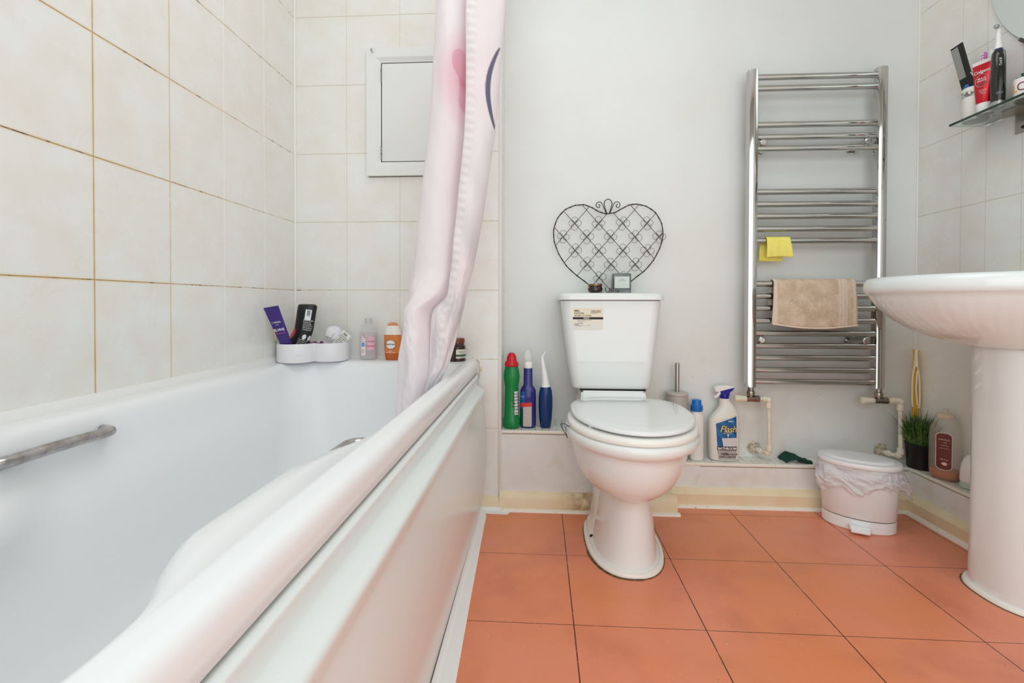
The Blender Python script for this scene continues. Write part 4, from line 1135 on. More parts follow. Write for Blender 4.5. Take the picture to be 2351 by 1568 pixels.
# orange wash bottle
ow = thing('wash_bottle', 'orange wash bottle with white shoulder and orange flip cap on the bath end', 'bottle', (-.5280, 1.668, .5476))
B1 = Body([(zb, .024, .0155), (zb+.002, .0262, .0175), (zb+.030, .0290, .0195), (zb+.060, .0310, .021), (zb+.0905, .0305, .0205)], cx=-.5280, cy=1.668, e=2.4)
b = NB(); B1.mesh(b); T = NT('orange_liquid_wash')
mOr = T.out(T.mix(T.m('LESS_THAN', T.z, zb+.024), rgb(214, 124, 54), rgb(190, 92, 24)), .12)
bd = part('bottle_body', b, mOr, ow)
B2 = Body([(zb+.0905, .0306, .0206), (zb+.092, .0306, .0206), (zb+.108, .0268, .0190), (zb+.120, .0205, .0165), (zb+.123, .0185, .015)], cx=-.5280, cy=1.668, e=2.3)
b = NB(); B2.mesh(b); part('shoulder', b, mat('warm_white_plastic', (238, 232, 226), .3), ow)
b = NB(); Body([(zb+.1225, .0180, .0145), (zb+.1240, .0192, .0155), (zb+.1300, .0165, .0135), (zb+.1345, .0080, .007)], cx=-.5280, cy=1.668).mesh(b); part('flip_cap', b, mat('orange_cap', (222, 142, 106), .35), ow)
b = NB(); B1.disc(b, -.06, zb+.056, .0150, .0008); lb1 = part('round_logo', b, mat('cream_print', (242, 232, 226), .5), bd)
b = NB()
for k in range(26):
    a = 2*PI*k/26
    p1 = B1.pt(-.06+(.0162)*math.cos(a)/.031, zb+.056+.0162*math.sin(a), .0009)
    bmesh.ops.create_icosphere(b, subdivisions=1, radius=.0011+.0005*(k % 3), matrix=Matrix.Translation(p1))
part('logo_ring', b, mat('grey_violet_print', (142, 128, 140), .5), bd)
b = NB(); join(b, B1.text('femfresh', -.06, zb+.0545, .0056, .0014, bold=.02)); part('lettering', b, mInk, lb1)
b = NB(); join(b, B1.text('daily', -.06, zb+.0310, .0036, .0010, bold=.02)); join(b, B1.text('intimate wash', -.06, zb+.0262, .0036, .0010, bold=.02)); part('cream_lettering', b, mat('cream_print', (242, 232, 226), .5), bd)
# brown jar behind the curtain
jr = thing('brown_jar', 'dark brown jar with brown lid and green band beside the shower curtain', 'jar', (-.292, 1.662, .5476))
B1 = Body([(zb, .030, .030), (zb+.002, .0322, .0322), (zb+.046, .0325, .0325), (zb+.054, .0300, .0300), (zb+.059, .0265, .0265), (zb+.062, .0262, .0262)], cx=-.2930, cy=1.655)
b = NB(); B1.mesh(b); bd = part('jar_body', b, mat('dark_brown_glass', (44, 18, 14), .12, coat=.3), jr)
b = NB(); lathe(b, [(zb+.0625, .0268), (zb+.063, .0282), (zb+.078, .0282), (zb+.0795, .0270)], -.2930, 1.655, 36); part('lid', b, mat('brown_lid', (112, 52, 32), .35), jr)
b = NB(); B1.patch(b, .1, 1.5, zb+.011, zb+.042, nu=16); lb1 = part('label_band', b, mat('cream_label', (218, 212, 196), .5), bd)
b = NB(); B1.patch(b, .1, 1.5, zb+.0175, zb+.0245, .0010, nu=16); part('green_band', b, mat('green_print', (22, 86, 62), .5), bd)
b = NB(); join(b, B1.text('mask for dry hair', .85, zb+.034, .0030, .0012)); join(b, B1.text('nourishing care', .85, zb+.029, .0032, .0012)); join(b, B1.text('shea & oat', .85, zb+.0125, .003, .0012, bold=.02)); part('lettering', b, mInk, lb1)
# soap dish on the near rim
b = NB(); lathe(b, [(.5478, .030, .020), (.5500, .037, .024), (.5520, .038, .025), (.5530, .034, .021), (.5525, .010, .006)], -.862, .652, 36)
tag(finish('soap_dish', b, mat('cream_white_plastic', (236, 234, 226), .35), None), 'flat white dish lying on the left rim of the bath near the camera', 'dish')

# ================================================================== LEFT LEDGE
z0 = zA+.0012
tc = thing('cleaner_bottle', 'tall green toilet cleaner bottle with red cap on the ledge left of the toilet', 'bottle', (-.102, 1.748, z0))
B1 = Body([(z0, .024, .0175), (z0+.004, .0295, .0215), (z0+.012, .0312, .023), (z0+.036, .0312, .023), (z0+.042, .0268, .0205), (z0+.120, .0250, .0195), (z0+.150, .0245, .0195), (z0+.157, .0250, .020), (z0+.175, .0285, .022), (z0+.195, .0300, .023), (z0+.215, .0270, .0215), (z0+.228, .0240, .0205), (z0+.232, .0215, .0205)], cx=-.1025, cy=1.745)
b = NB(); B1.mesh(b); bd = part('bottle_body', b, mat('green_plastic', (8, 128, 62), .22), tc, 40)
b = NB(); lathe(b, [(z0+.230, .0245), (z0+.232, .0258), (z0+.242, .0258), (z0+.248, .0225), (z0+.250, .0190), (z0+.262, .0180), (z0+.268, .0165), (z0+.276, .0120), (z0+.280, .0070)], -.1025, 1.745, 36); part('cap', b, mat('red_cap', (196, 22, 34), .25), tc)
b = NB(); B1.patch(b, .45, 1.15, z0+.052, z0+.138, .0008); lb1 = part('side_label', b, mat('sticker_white', (226, 230, 234), .5), bd)
b = NB()
for k, w in enumerate(('THICK', 'TOILET', 'CLEANER', 'kills 99%', 'limescale', '750ml', 'pine')):
    join(b, B1.text(w, .80, z0+.126-k*.0115, .0062, .0014, bold=.02))
part('lettering', b, mInk, lb1)
bs = thing('blue_spray_bottle', 'blue cleaner bottle with clear nozzle cap, middle of three on the left ledge', 'bottle', (-.041, 1.762, z0))
cx, cy = -.0415, 1.758
B1 = Body([(z0, .024, .0155), (z0+.003, .0285, .018), (z0+.010, .0305, .0195), (z0+.110, .0300, .0195), (z0+.138, .0290, .019), (z0+.150, .0240, .0175), (z0+.156, .0185, .016), (z0+.162, .0172, .0155), (z0+.222, .0165, .0150)], cx=cx, cy=cy, e=2.3)
b = NB(); B1.mesh(b); bd = part('bottle_body', b, mat('navy_bottle', (34, 40, 120), .12, coat=.3), bs, 40)
b = NB(); lathe(b, [(z0+.222, .0160), (z0+.224, .0168), (z0+.244, .0162), (z0+.246, .0148)], cx, cy, 32); part('collar', b, mWPl, bs)
b = NB(); lathe(b, [(z0+.246, .0145), (z0+.256, .0162), (z0+.272, .0155), (z0+.284, .0105), (z0+.290, .0050)], cx-.002, cy, 32, sq=.8); part('nozzle_cap', b, mat('clear_cap', (236, 238, 236), .08, alpha=.5), bs)
b = NB(); B1.patch(b, -1.2, -.35, z0+.060, z0+.135, .0006); part('blue_label', b, mat('mid_blue_print', (28, 92, 168), .3), bd)
b = NB(); B1.patch(b, -1.15, .45, z0+.078, z0+.092, .0009, top=lambda u: .004*u, bot=lambda u: .003*u); part('red_band', b, mat('bright_red_print', (222, 58, 52), .4), bd)
b = NB(); B1.patch(b, -.55, .42, z0+.006, z0+.0785, .0008, top=lambda u: .003*u); part('grey_label', b, mat('grey_pink_label', (196, 186, 180), .45), bd)
b = NB(); B1.patch(b, -1.2, -.58, z0+.008, z0+.070, .0009); part('green_label', b, mat('dark_green_print', (14, 84, 52), .4), bd)
b = NB(); join(b, B1.text('active', -.75, z0+.115, .006, .0012, italic=.2)); join(b, B1.text('bleach spray', -.05, z0+.046, .0035, .0012)); part('lettering', b, mat('pale_print', (210, 220, 230), .5), bd)
fl_ = thing('water_flosser', 'dark blue electric flosser with white angled nozzle, nearest the toilet on the ledge', 'flosser', (.024, 1.765, z0))
cx, cy = .0240, 1.762
B1 = Body([(z0, .0175, .016), (z0+.003, .0200, .018), (z0+.030, .0235, .0215), (z0+.075, .0262, .024), (z0+.110, .0262, .024), (z0+.135, .0235, .022), (z0+.1515, .0190, .0185)], cx=cx, cy=cy)
b = NB(); B1.mesh(b); part('handle', b, mat('petrol_blue', (12, 52, 108), .2), fl_, 60)
b = NB()
tube(b, cat([(cx, cy, z0+.1515), (cx-.0010, cy, z0+.165), (cx-.0040, cy, z0+.195), (cx-.0085, cy, z0+.225), (cx-.0120, cy, z0+.252), (cx-.0120, cy, z0+.262), (cx-.0080, cy, z0+.270), (cx-.0040, cy, z0+.276)], 5), [.0164*(1-i/35)**1.55+.0022 for i in range(36)], 24)
bmesh.ops.create_uvsphere(b, u_segments=16, v_segments=10, radius=.0046, matrix=Matrix.Translation((cx-.0045, cy, z0+.2765)) @ Matrix.Rotation(.5, 4, 'Y') @ Matrix.Diagonal((.75, .8, 1.7, 1)))
part('nozzle', b, mat('white_abs', (238, 237, 235), .25), fl_, 60)

# ================================================================== RIGHT LEDGE
z0 = zB+.0012
tbp = thing('toilet_brush', 'grey toilet brush canister with brushed steel handle right of the toilet', 'toilet brush', (.527, 1.825, z0))
cx, cy = .5270, 1.829
b = NB(); lathe(b, [(z0, .038), (z0+.003, .0405), (.402, .0405), (.404, .0395)], cx, cy, 48); part('canister', b, mGreyPl, tbp)
b = NB(); lathe(b, [(.4045, .0400), (.4055, .0415), (.4120, .0410), (.4140, .0380), (.4150, .012)], cx, cy, 48); part('lid', b, mat('grey_lid', (192, 186, 178), .35), tbp)
b = NB(); lathe(b, [(.4045, .0392), (.4055, .0392)], cx, cy, 40); part('lid_gap', b, mDark, tbp)
b = NB(); lathe(b, [(.414, .0085), (.418, .0080), (.5230, .0080), (.5245, .0074)], cx, cy, 28); part('handle', b, mSteel, tbp)
wb = thing('cleaner_bottle', 'slim white bottle with bright blue screw cap between toilet brush and spray bottle', 'bottle', (.600, 1.828, z0))
cx, cy = .6000, 1.826
B1 = Body([(z0, .0225, .0195), (z0+.003, .0250, .0220), (z0+.008, .0258, .0228), (z0+.150, .0255, .0226), (z0+.165, .0240, .0215), (z0+.180, .0200, .0185), (z0+.188, .0180, .0172)], cx=cx, cy=cy)
b = NB(); B1.mesh(b); part('bottle_body', b, mWPl, wb, 40)
b = NB(); lathe(b, [(z0+.186, .0215), (z0+.188, .0222), (z0+.207, .0218), (z0+.209, .0185), (z0+.211, .0170), (z0+.2260, .0165), (z0+.2280, .0150)], cx, cy, 36); part('cap', b, mat('bright_blue_cap', (22, 112, 196), .3), wb)
# bathroom spray
fs = thing('spray_bottle', 'white trigger spray bottle with blue bathroom cleaner label on the right ledge', 'spray bottle', (.70, 1.835, z0))
cx, cy = .7030, 1.832
H = lambda z: z0+z
B1 = Body([(H(0), .044, .022, 3, .0), (H(.003), .0500, .026, 3, .0), (H(.010), .0530, .0275, 3, .000), (H(.040), .0545, .028, 3, .000), (H(.070), .0550, .028, 3, -.0005), (H(.110), .0555, .0275, 3, -.001), (H(.146), .0550, .0265, 3, -.001), (H(.156), .0535, .026, 2.8, .0002), (H(.168), .0490, .025, 2.7, .0040), (H(.180), .0430, .024, 2.5, .0085), (H(.190), .0370, .022, 2.3, .0115), (H(.202), .0305, .020, 2.1, .0120), (H(.215), .0240, .0175, 2, .0080), (H(.226), .0185, .0160, 2, .0030), (H(.234), .0175, .0160, 2, .002)], cx=cx, cy=cy)
b = NB(); B1.mesh(b); mFl = mat('warm_white_hdpe', (228, 227, 219), .3); bd = part('bottle_body', b, mFl, fs, 60)
# raised shoulder ridge
def fpl(x, z, d=.0005): # point on the bottle front
    rx, ry, e, dx = B1.par(z); t = max(-.98, min(.98, (x-dx)/rx)); yv = ry*(1-abs(t)**e)**(1/e)
    return (cx+x, cy-yv-d, z)
b = NB(); tube(b, [fpl(-.050+.100*t, H(.147+.034*t), -.001) for t in [k/16 for k in range(17)]], .0022, 8); part('shoulder_ridge', b, mFl, bd)
def fgrid(bm, quad, d, nx=14, nz=10):
    (xa, za_), (xb, zb_), (xc, zc_), (xd, zd_) = quad  # bl, br, tr, tl
    R = []
    for j in range(nz+1):
        v = j/nz
        R.append([bm.verts.new(fpl((xa*(1-v)+xd*v)*(1-u)+(xb*(1-v)+xc*v)*u, (za_*(1-v)+zd_*v)*(1-u)+(zb_*(1-v)+zc_*v)*u, d)) for u in [i/nx for i in range(nx+1)]])
    for a, c_ in zip(R[:-1], R[1:]):
        for i in range(nx): bm.faces.new((a[i], a[i+1], c_[i+1], c_[i]))
def ftext(bm, txt, x, z, h, d=.0012, **kw):
    t = text_bm(txt, h, **kw); warp(t, lambda u, v: fpl(x+u, z+v, d)); join(bm, t)
T = NT('blue_bathroom_label')
ray_ = T.m('MULTIPLY', T.rng(T.m('SINE', T.m('MULTIPLY', T.m('ADD', T.x, T.m('MULTIPLY', T.z, .8)), 150)), -.4, 1), .55)
mBl = T.out(T.mix(ray_, rgb(10, 86, 146), rgb(22, 132, 190)), .25)
b = NB(); fgrid(b, [(-.0325, H(.056)), (.0395, H(.056)), (.0385, H(.170)), (-.0375, H(.142))], .0006); lb1 = part('blue_label', b, mBl, bd)
b = NB(); fgrid(b, [(-.0110, H(.056)), (.0395, H(.056)), (.0400, H(.0900)), (-.0165, H(.0880))], .0009, 10, 6); part('bath_picture', b, mat('pale_grey_print', (214, 214, 218), .4), bd)
b = NB(); fgrid(b, [(-.0330, H(.0425)), (.0400, H(.0425)), (.0400, H(.0570)), (-.0330, H(.0570))], .0010, 10, 3); part('black_band', b, mInk, bd)
b = NB(); fgrid(b, [(-.0270, H(.0070)), (.0370, H(.0070)), (.0395, H(.0410)), (-.0320, H(.0410))], .0009, 10, 4); part('grey_band', b, mat('grey_foil_print', (182, 178, 176), .35, vary=.6, vscale=60, vcol=(150, 140, 140)), bd)
b = NB(); ftext(b, 'Flash', .0065, H(.1110), .0235, .0010, bold=.085, italic=.25, space=.92); part('logo_shadow', b, mInk, lb1)
b = NB(); ftext(b, 'Flash', .0065, H(.1110), .0235, .0017, bold=.005, italic=.25, space=.92); part('logo', b, mat('gold_cream_print', (240, 222, 158), .4), lb1)
b = NB(); ftext(b, 'BATHROOM', .0035, H(.0455), .0084, .0016, bold=.045, space=1.02)
ftext(b, 'EFFORTLESS CLEAN', .0040, H(.1060), .0026, .0014, bold=.03); ftext(b, 'SPRAY', .0160, H(.1490), .0048, .0014, bold=.03, italic=.2)
part('white_lettering', b, mWIn, lb1)
b = NB()
vs = [b.verts.new(fpl(.0060+.0034*math.cos(k*PI/9), H(.1000)+.0034*math.sin(k*PI/9), .0013)) for k in range(18)]; b.faces.new(vs)
vs = [b.verts.new(fpl(q, z, .0013)) for q, z in ((.0052, H(.090)), (.0068, H(.090)), (.0068, H(.098)), (.0052, H(.098)))]; b.faces.new(vs)
part('shower_mark', b, mWIn, lb1)
b = NB(); ftext(b, '100%', -.0215, H(.0240), .0098, .0014, bold=.02, space=.9, align='LEFT'); ftext(b, 'OF BATHROOM', .0200, H(.0245), .0046, .0014, bold=.03); ftext(b, 'GRIME & LIMESCALE', .0050, H(.0155), .0048, .0014, bold=.03)
part('black_lettering', b, mInk, bd)
# trigger head
hx = cx+.002
b = NB(); lathe(b, [(H(.234), .0155), (H(.236), .0165), (H(.246), .0160), (H(.252), .0150)], hx, cy, 28)
prism(b, [(hx-.015, H(.245)), (hx+.0155, H(.245)), (hx+.016, H(.256)), (hx+.028, H(.267)), (hx+.034, H(.277)), (hx-.024, H(.268)), (hx-.017, H(.262))], cy-.011, cy+.011, 'y')
th1 = part('trigger_head', b, mat('royal_blue_plastic', (20, 20, 142), .3), fs)
b = NB(); prism(b, [(hx-.036, H(.262)), (hx-.032, H(.258)), (hx-.022, H(.263)), (hx+.036, H(.276)), (hx+.034, H(.2785)), (hx+.010, H(.2835)), (hx-.024, H(.281)), (hx-.034, H(.277)), (hx-.038, H(.270))], cy-.012, cy+.012, 'y')
bmesh.ops.bevel(b, geom=list(b.edges), offset=.0015, segments=2, affect='EDGES')
part('nozzle', b, mat('white_abs', (238, 237, 235), .25), th1)
b = NB(); prism(b, [(hx-.022, H(.262)), (hx-.010, H(.262)), (hx-.018, H(.248)), (hx-.029, H(.236)), (hx-.038, H(.2345)), (hx-.039, H(.238)), (hx-.030, H(.248))], cy-.007, cy+.007, 'y')
bmesh.ops.bevel(b, geom=list(b.edges), offset=.001, segments=2, affect='EDGES')
part('trigger', b, mat('white_abs', (238, 237, 235), .25), th1)
# green scouring pad
b = NB(); R = []
for j in range(15):
    row = []
    for i in range(27):
        u, v = i/26, j/14
        x = .916+u*.098+.004*math.sin(v*5); y = 1.800+v*.050+.004*math.sin(u*7)
        zz = z0+.002+.022*math.sin(PI*min(1, u*1.25))**.8*(.55+.45*v)*(1 if u < .8 else .55)+.004*mn.noise(Vector((u*5, v*4, 1)))
        if u > .8: y -= (u-.8)*.02
        row.append(b.verts.new((x, y, max(z0+.0008, zz+.004))))
    R.append(row)
for a, c_ in zip(R[:-1], R[1:]):
    for i in range(26): b.faces.new((a[i], a[i+1], c_[i+1], c_[i]))
sp = finish('scouring_pad', b, mat('green_scourer', (22, 70, 54), .95, vary=.8, vscale=160, vcol=(12, 44, 34), bump=.8, bscale=300), None, 60)
sm = sp.modifiers.new('s', 'SOLIDIFY'); sm.thickness = .006; sm.offset = -1
tag(sp, 'crumpled dark green scouring pad on the tiled ledge under the radiator', 'scouring pad')

# artificial grass pot
gp = thing('grass_pot', 'artificial grass in a black plastic pot in the corner under the radiator', 'potted plant', (1.363, 1.790, z0))
gx, gy = 1.3800, 1.784
b = NB(); lathe(b, [(z0, .034), (z0+.002, .0365), (z0+.080, .0415), (z0+.082, .0428), (z0+.090, .0432), (z0+.0905, .0405), (z0+.075, .041)], gx, gy, 44); part('pot', b, mat('black_pot', (20, 20, 21), .45, bump=.1), gp)
b = NB(); rr = random.Random(11)
for k in range(330):
    a = rr.uniform(0, 2*PI); q = .034*math.sqrt(rr.random()); lean = rr.uniform(.05, .55)*(.4+q/.034)
    h_ = rr.uniform(.06, .142); w_ = rr.uniform(.0015, .0034)
    dx, dy = math.cos(a)*lean*h_, math.sin(a)*lean*h_*.8
    if gy+dy+q > YP-.01: dy = -abs(dy)*.4
    if gx+dx > XR-.012: dx *= .3
    bx_, by_ = gx+math.cos(a)*q, gy+math.sin(a)*q
    side = Vector((-math.sin(a+rr.uniform(-1, 1)), math.cos(a), 0)).normalized()
    pts = []
    for t in (0, .35, .7, 1):
        pts.append((Vector((bx_+dx*t**1.7, by_+dy*t**1.7, z0+.072+h_*t*(1-.15*lean*t))), w_*(1-t**2)+.00015))
    L_ = [b.verts.new(p-side*w) for p, w in pts]; R_ = [b.verts.new(p+side*w) for p, w in pts]
    for i in range(3): b.faces.new((L_[i], R_[i], R_[i+1], L_[i+1]))
T = NT('grass_green'); mGr = T.out(T.mix(T.rng(T.noise(90, 2), .35, .65), rgb(30, 72, 26), rgb(96, 132, 56)), .45)
g_ = part('grass_blades', b, mGr, gp); g_['kind'] = 'stuff'
b = NB()
for a, l_ in ((2.7, .085), (2.85, .07), (3.05, .065)):
    tube(b, cat([(gx-.03, gy-.02, z0+.08), (gx-.045, gy-.03, z0+.11), (gx-.03+math.cos(a)*l_, gy-.035, z0+.135+.02*(a-2.7))], 5), [.0013]*8+[.0008]*3, 5)
part('long_blades', b, mGr, gp)
# yellow and white plastic tongs leaning in the corner
tg = thing('yellow_tongs', 'tall yellow plastic brush with a white slotted handle standing behind the grass pot', 'brush', (1.408, 1.835, z0))
def flatpart(name, outline, y, th_, mtl, root, holes=(), M=None):
    b = NB(); loft(b, [[(x, y, z) for x, z in outline], [(x, y+th_, z) for x, z in outline]])
    if M: xform(b, M)
    return part(name, b, mtl, root)
mYe = mat('yellow_plastic', (232, 172, 30), .3)
b = NB(); tube(b, cat([(1.410, 1.846, z0+.02), (1.410, 1.846, .30), (1.4105, 1.846, .40), (1.4085, 1.846, .50), (1.4100, 1.846, .565), (1.4110, 1.846, .580)], 5), [.010]*6+[.009]*6+[.0075]*6+[.0070]*3+[.0080, .0092, .0100, .0095, .006], 16)
part('yellow_handle', b, mYe, tg, 60)
# white slotted front arm: ring frame made of bars
mCw = mat('ivory_plastic', (240, 228, 192), .3)
b = NB()
tube(b, cat([(1.4010, 1.832, .5835), (1.3995, 1.831, .570), (1.3985, 1.830, .545), (1.3975, 1.829, .520)], 4), [.0050, .0062, .0068, .0066, .0066, .0068, .0072, .0076, .0080, .0086, .0092, .0100, .0106], 14, flat=.5)
for pts in ([(1.394, 1.829, .523), (1.3895, 1.829, .500), (1.3865, 1.829, .470), (1.3865, 1.829, .430), (1.3865, 1.829, .395), (1.389, 1.829, .372), (1.393, 1.829, .374)],
            [(1.402, 1.829, .523), (1.4075, 1.829, .500), (1.4115, 1.829, .470), (1.4130, 1.829, .430), (1.4130, 1.829, .395), (1.4115, 1.829, .368), (1.4065, 1.829, .368)],
            [(1.4035, 1.829, .505), (1.4015, 1.829, .480), (1.4000, 1.829, .440), (1.4025, 1.829, .405), (1.4050, 1.829, .375)]):
    tube(b, cat(pts, 5), .0030, 8)
part('slotted_arm', b, mCw, tg, 60)
# amber soap bottle on the side ledge
ab = thing('soap_bottle', 'large clear refill bottle with amber liquid and brown oval label on the side ledge', 'bottle', (1.388, 1.69, z0))
cx, cy = 1.3800, 1.676
B1 = Body([(H(0) if 0 else z0, .030, .020), (z0+.004, .0365, .024), (z0+.014, .0410, .028), (z0+.035, .0430, .0295), (z0+.150, .0430, .0295), (z0+.172, .0405, .028), (z0+.190, .0330, .0245), (z0+.200, .0255, .0225), (z0+.204, .0215, .0215), (z0+.214, .0205, .0205)], cx=cx, cy=cy, e=2.5, yaw=-.95)
b = NB(); B1.mesh(b); bd = part('bottle_body', b, mat('smoky_clear_pet', (232, 226, 212), .06, alpha=.20), ab, 60)
Bi = Body([(z0+.0015, .028, .0185), (z0+.005, .0350, .0228), (z0+.015, .0398, .0268), (z0+.033, .0418, .0282)], cx=cx, cy=cy, e=2.5, yaw=-.95)
b = NB(); Bi.mesh(b); part('amber_liquid', b, mat('amber_liquid', (186, 92, 20), .08, alpha=.95), ab)
b = NB(); lathe(b, [(z0+.208, .0240), (z0+.210, .0255), (z0+.222, .0250), (z0+.225, .0150), (z0+.226, .0080), (z0+.238, .0078)], cx, cy, 36); part('cap', b, mat('cloudy_cap', (226, 212, 186), .25, alpha=.75), ab)
def stad(phi0, hw_, za1, za2, off, bm):
    """stadium shaped sticker"""
    rad_ = B1.par((za1+za2)/2)[0]*.72; vs = []
    for k in range(40):
        a = 2*PI*k/40; zc_ = za2-hw_ if math.sin(a) >= 0 else za1+hw_
        vs.append(bm.verts.new(B1.pt(phi0+hw_*math.cos(a)/rad_, zc_+hw_*math.sin(a), off)))
    cvs = []
    c0_ = bm.verts.new(B1.pt(phi0, (za1+za2)/2, off))
    for k in range(40): bm.faces.new((c0_, vs[k], vs[(k+1) % 40]))
ph = .10
b = NB(); stad(ph, .0135, z0+.036, z0+.162, .0008, b); lb1 = part('label_border', b, mat('pink_white_print', (232, 214, 208), .4), bd)
b = NB(); stad(ph, .0118, z0+.038, z0+.160, .0013, b); part('brown_label', b, mat('brown_label', (112, 54, 48), .4), lb1)
b = NB()
for k, (w, h_) in enumerate((('method', 0.0047), ('refill', 0.0029), ('foaming', 0.0029), ('hand wash', 0.0027), ('', 0), ('', 0), ('', 0), ('28 fl oz', .0036), ('', 0), ('1 L', .004))):
    if w: join(b, B1.text(w, ph, z0+.137-k*.0095, h_, .0018, bold=.01))
B1.disc(b, ph, z0+.058, .0052, .0018)
part('lettering', b, mat('pale_pink_print', (236, 200, 188), .5), lb1)
# white air freshener partly behind the pedestal
wf = thing('white_dispenser', 'rounded white dispenser with a clear green base half hidden behind the pedestal', 'dispenser', (1.40, 1.60, z0))
b = NB(); lathe(b, [(z0+.020, .030), (z0+.023, .032), (z0+.050, .0315), (z0+.075, .028), (z0+.095, .021), (z0+.105, .012)], 1.3980, 1.597, 36, sq=.85); part('cover', b, mWPl, wf)
b = NB(); lathe(b, [(z0, .030), (z0+.002, .0325), (z0+.014, .0325), (z0+.020, .029)], 1.3980, 1.597, 36, sq=.85); part('base', b, mat('pale_green_clear', (206, 222, 204), .15, alpha=.7), wf)

# ================================================================== PEDAL BIN
bn = thing('pedal_bin', 'small oval white pedal bin with plastic liner in front of the right ledge', 'bin', (1.08, 1.66, 0))
ry_ = -.52
bc = (1.0880, 1.662)
def ov(z, a_, b_, n=56): return sring(bc[0], bc[1], z, a_, b_, n, 2.15, ry_)
b = NB(); loft(b, [ov(.004, .098, .064), ov(.0, .100, .066) , ov(.004, .1035, .0695), ov(.040, .1035, .0695)], True, True); part('base', b, mat('bin_white', (233, 237, 239), .22), bn, 40)
b = NB(); loft(b, [ov(.0402, .1010, .067), ov(.0425, .1010, .067)]); part('base_gap', b, mDark, bn)
b = NB(); loft(b, [ov(.0425, .1030, .069), ov(.044, .1042, .0702), ov(.205, .1120, .0775), ov(.207, .109, .075)]); part('bucket', b, mat('bin_white', (233, 237, 239), .22), bn, 40)
b = NB(); loft(b, [ov(.213, .112, .078), ov(.212, .1165, .0825), ov(.216, .1185, .0845), ov(.222, .1185, .0845), ov(.2275, .1155, .0815), ov(.2290, .1100, .076), ov(.2288, .1010, .0680), ov(.2300, .0985, .0655), ov(.2335, .0960, .0630), ov(.2350, .0920, .0590), ov(.2352, .0500, .0300)])
ld = part('lid', b, mat('bin_lid_white', (232, 233, 235), .28), bn, 40)
b = NB()
box(b, -.028, .028, -.012, .010, .010, .026, .003, 3)
box(b, -.026, .026, -.020, -.010, .006, .017, .003, 3)
pc = Vector((bc[0]+math.sin(ry_)*.078-.000, bc[1]-math.cos(ry_)*.078, 0))
xform(b, Matrix.Translation(pc) @ Matrix.Rotation(ry_+.12, 4, 'Z')); part('pedal', b, mat('bin_white', (233, 237, 239), .22), bn)
# liner
b = NB(); R = []
NZ, NA = 34, 260
for j in range(NZ+1):
    t = j/NZ; row = []
    for i in range(NA):
        a = 2*PI*i/NA
        # silhouette dips and ears
        drop = .072+.012*math.sin(a*3+.6)+.008*math.sin(a*7)+.012*mn.noise(Vector((math.cos(a)*2, math.sin(a)*2, 5)))
        bulge = .010+.006*math.sin(a*5+1)
        da = ((a+ry_+.35+PI) % (2*PI))-PI      # ear towards the right front
        ear = math.exp(-(da/.28)**2)
        dl = ((a+ry_-PI+.05+PI) % (2*PI))-PI   # ear on the left
        earl = math.exp(-(dl/.30)**2)
        drop += .018*earl+.016*ear
        ext = bulge*math.sin(PI*min(1, t*.9))+.028*ear*t**1.6+.014*earl*t**1.2
        n1 = mn.noise(Vector((math.cos(a)*5, math.sin(a)*5, t*4)))
        n2 = abs(mn.noise(Vector((math.cos(a)*13+t*2, math.sin(a)*13, t*9+4))))
        n3 = mn.noise(Vector((a*26, t*6, 9)))
        n4 = abs(mn.noise(Vector((math.cos(a)*4-t*3, math.sin(a)*4+t*1.5, t*2.2+8))))
        g = .005+ext+.010*n1*min(1, t*4)-.0140*n4*min(1, t*4)-.0035*n2*min(1, t*5)
        g = max(g, .0015)
        z = .2115-drop*t
        base = sring(bc[0], bc[1], z, .1120+g, .0775+g, NA, 2.15, ry_)[i] if False else None
        ct, st = math.cos(a), math.sin(a)
        rx_, ry2 = .1120+g, .0775+g
        x = rx_*math.copysign(abs(ct)**(2/2.15), ct); y = ry2*math.copysign(abs(st)**(2/2.15), st)
        row.append((bc[0]+x*math.cos(ry_)-y*math.sin(ry_), bc[1]+x*math.sin(ry_)+y*math.cos(ry_), z))
    R.append(row)
loft(b, R, False, False)
T = NT('thin_bin_liner'); T.b.inputs['Alpha'].default_value = 1
T.bump(T.noise(26, 3, 2.5), .6, .006)
mLin = T.out(rgb(237, 240, 243), .32)
tr = T.nt.nodes.new('ShaderNodeBsdfTranslucent'); tr.inputs['Color'].default_value = rgb(238, 234, 235)
tp = T.nt.nodes.new('ShaderNodeBsdfTransparent')
mx = T.nt.nodes.new('ShaderNodeMixShader'); mx.inputs[0].default_value = .3; mx2 = T.nt.nodes.new('ShaderNodeMixShader'); mx2.inputs[0].default_value = .18
outn = [n for n in T.nt.nodes if n.type == 'OUTPUT_MATERIAL'][0]
T.nt.links.new(T.b.outputs[0], mx.inputs[1]); T.nt.links.new(tr.outputs[0], mx.inputs[2]); T.nt.links.new(mx.outputs[0], mx2.inputs[1]); T.nt.links.new(tp.outputs[0], mx2.inputs[2]); T.nt.links.new(mx2.outputs[0], outn.inputs['Surface'])
part('bin_liner', b, mLin, bn, 60)

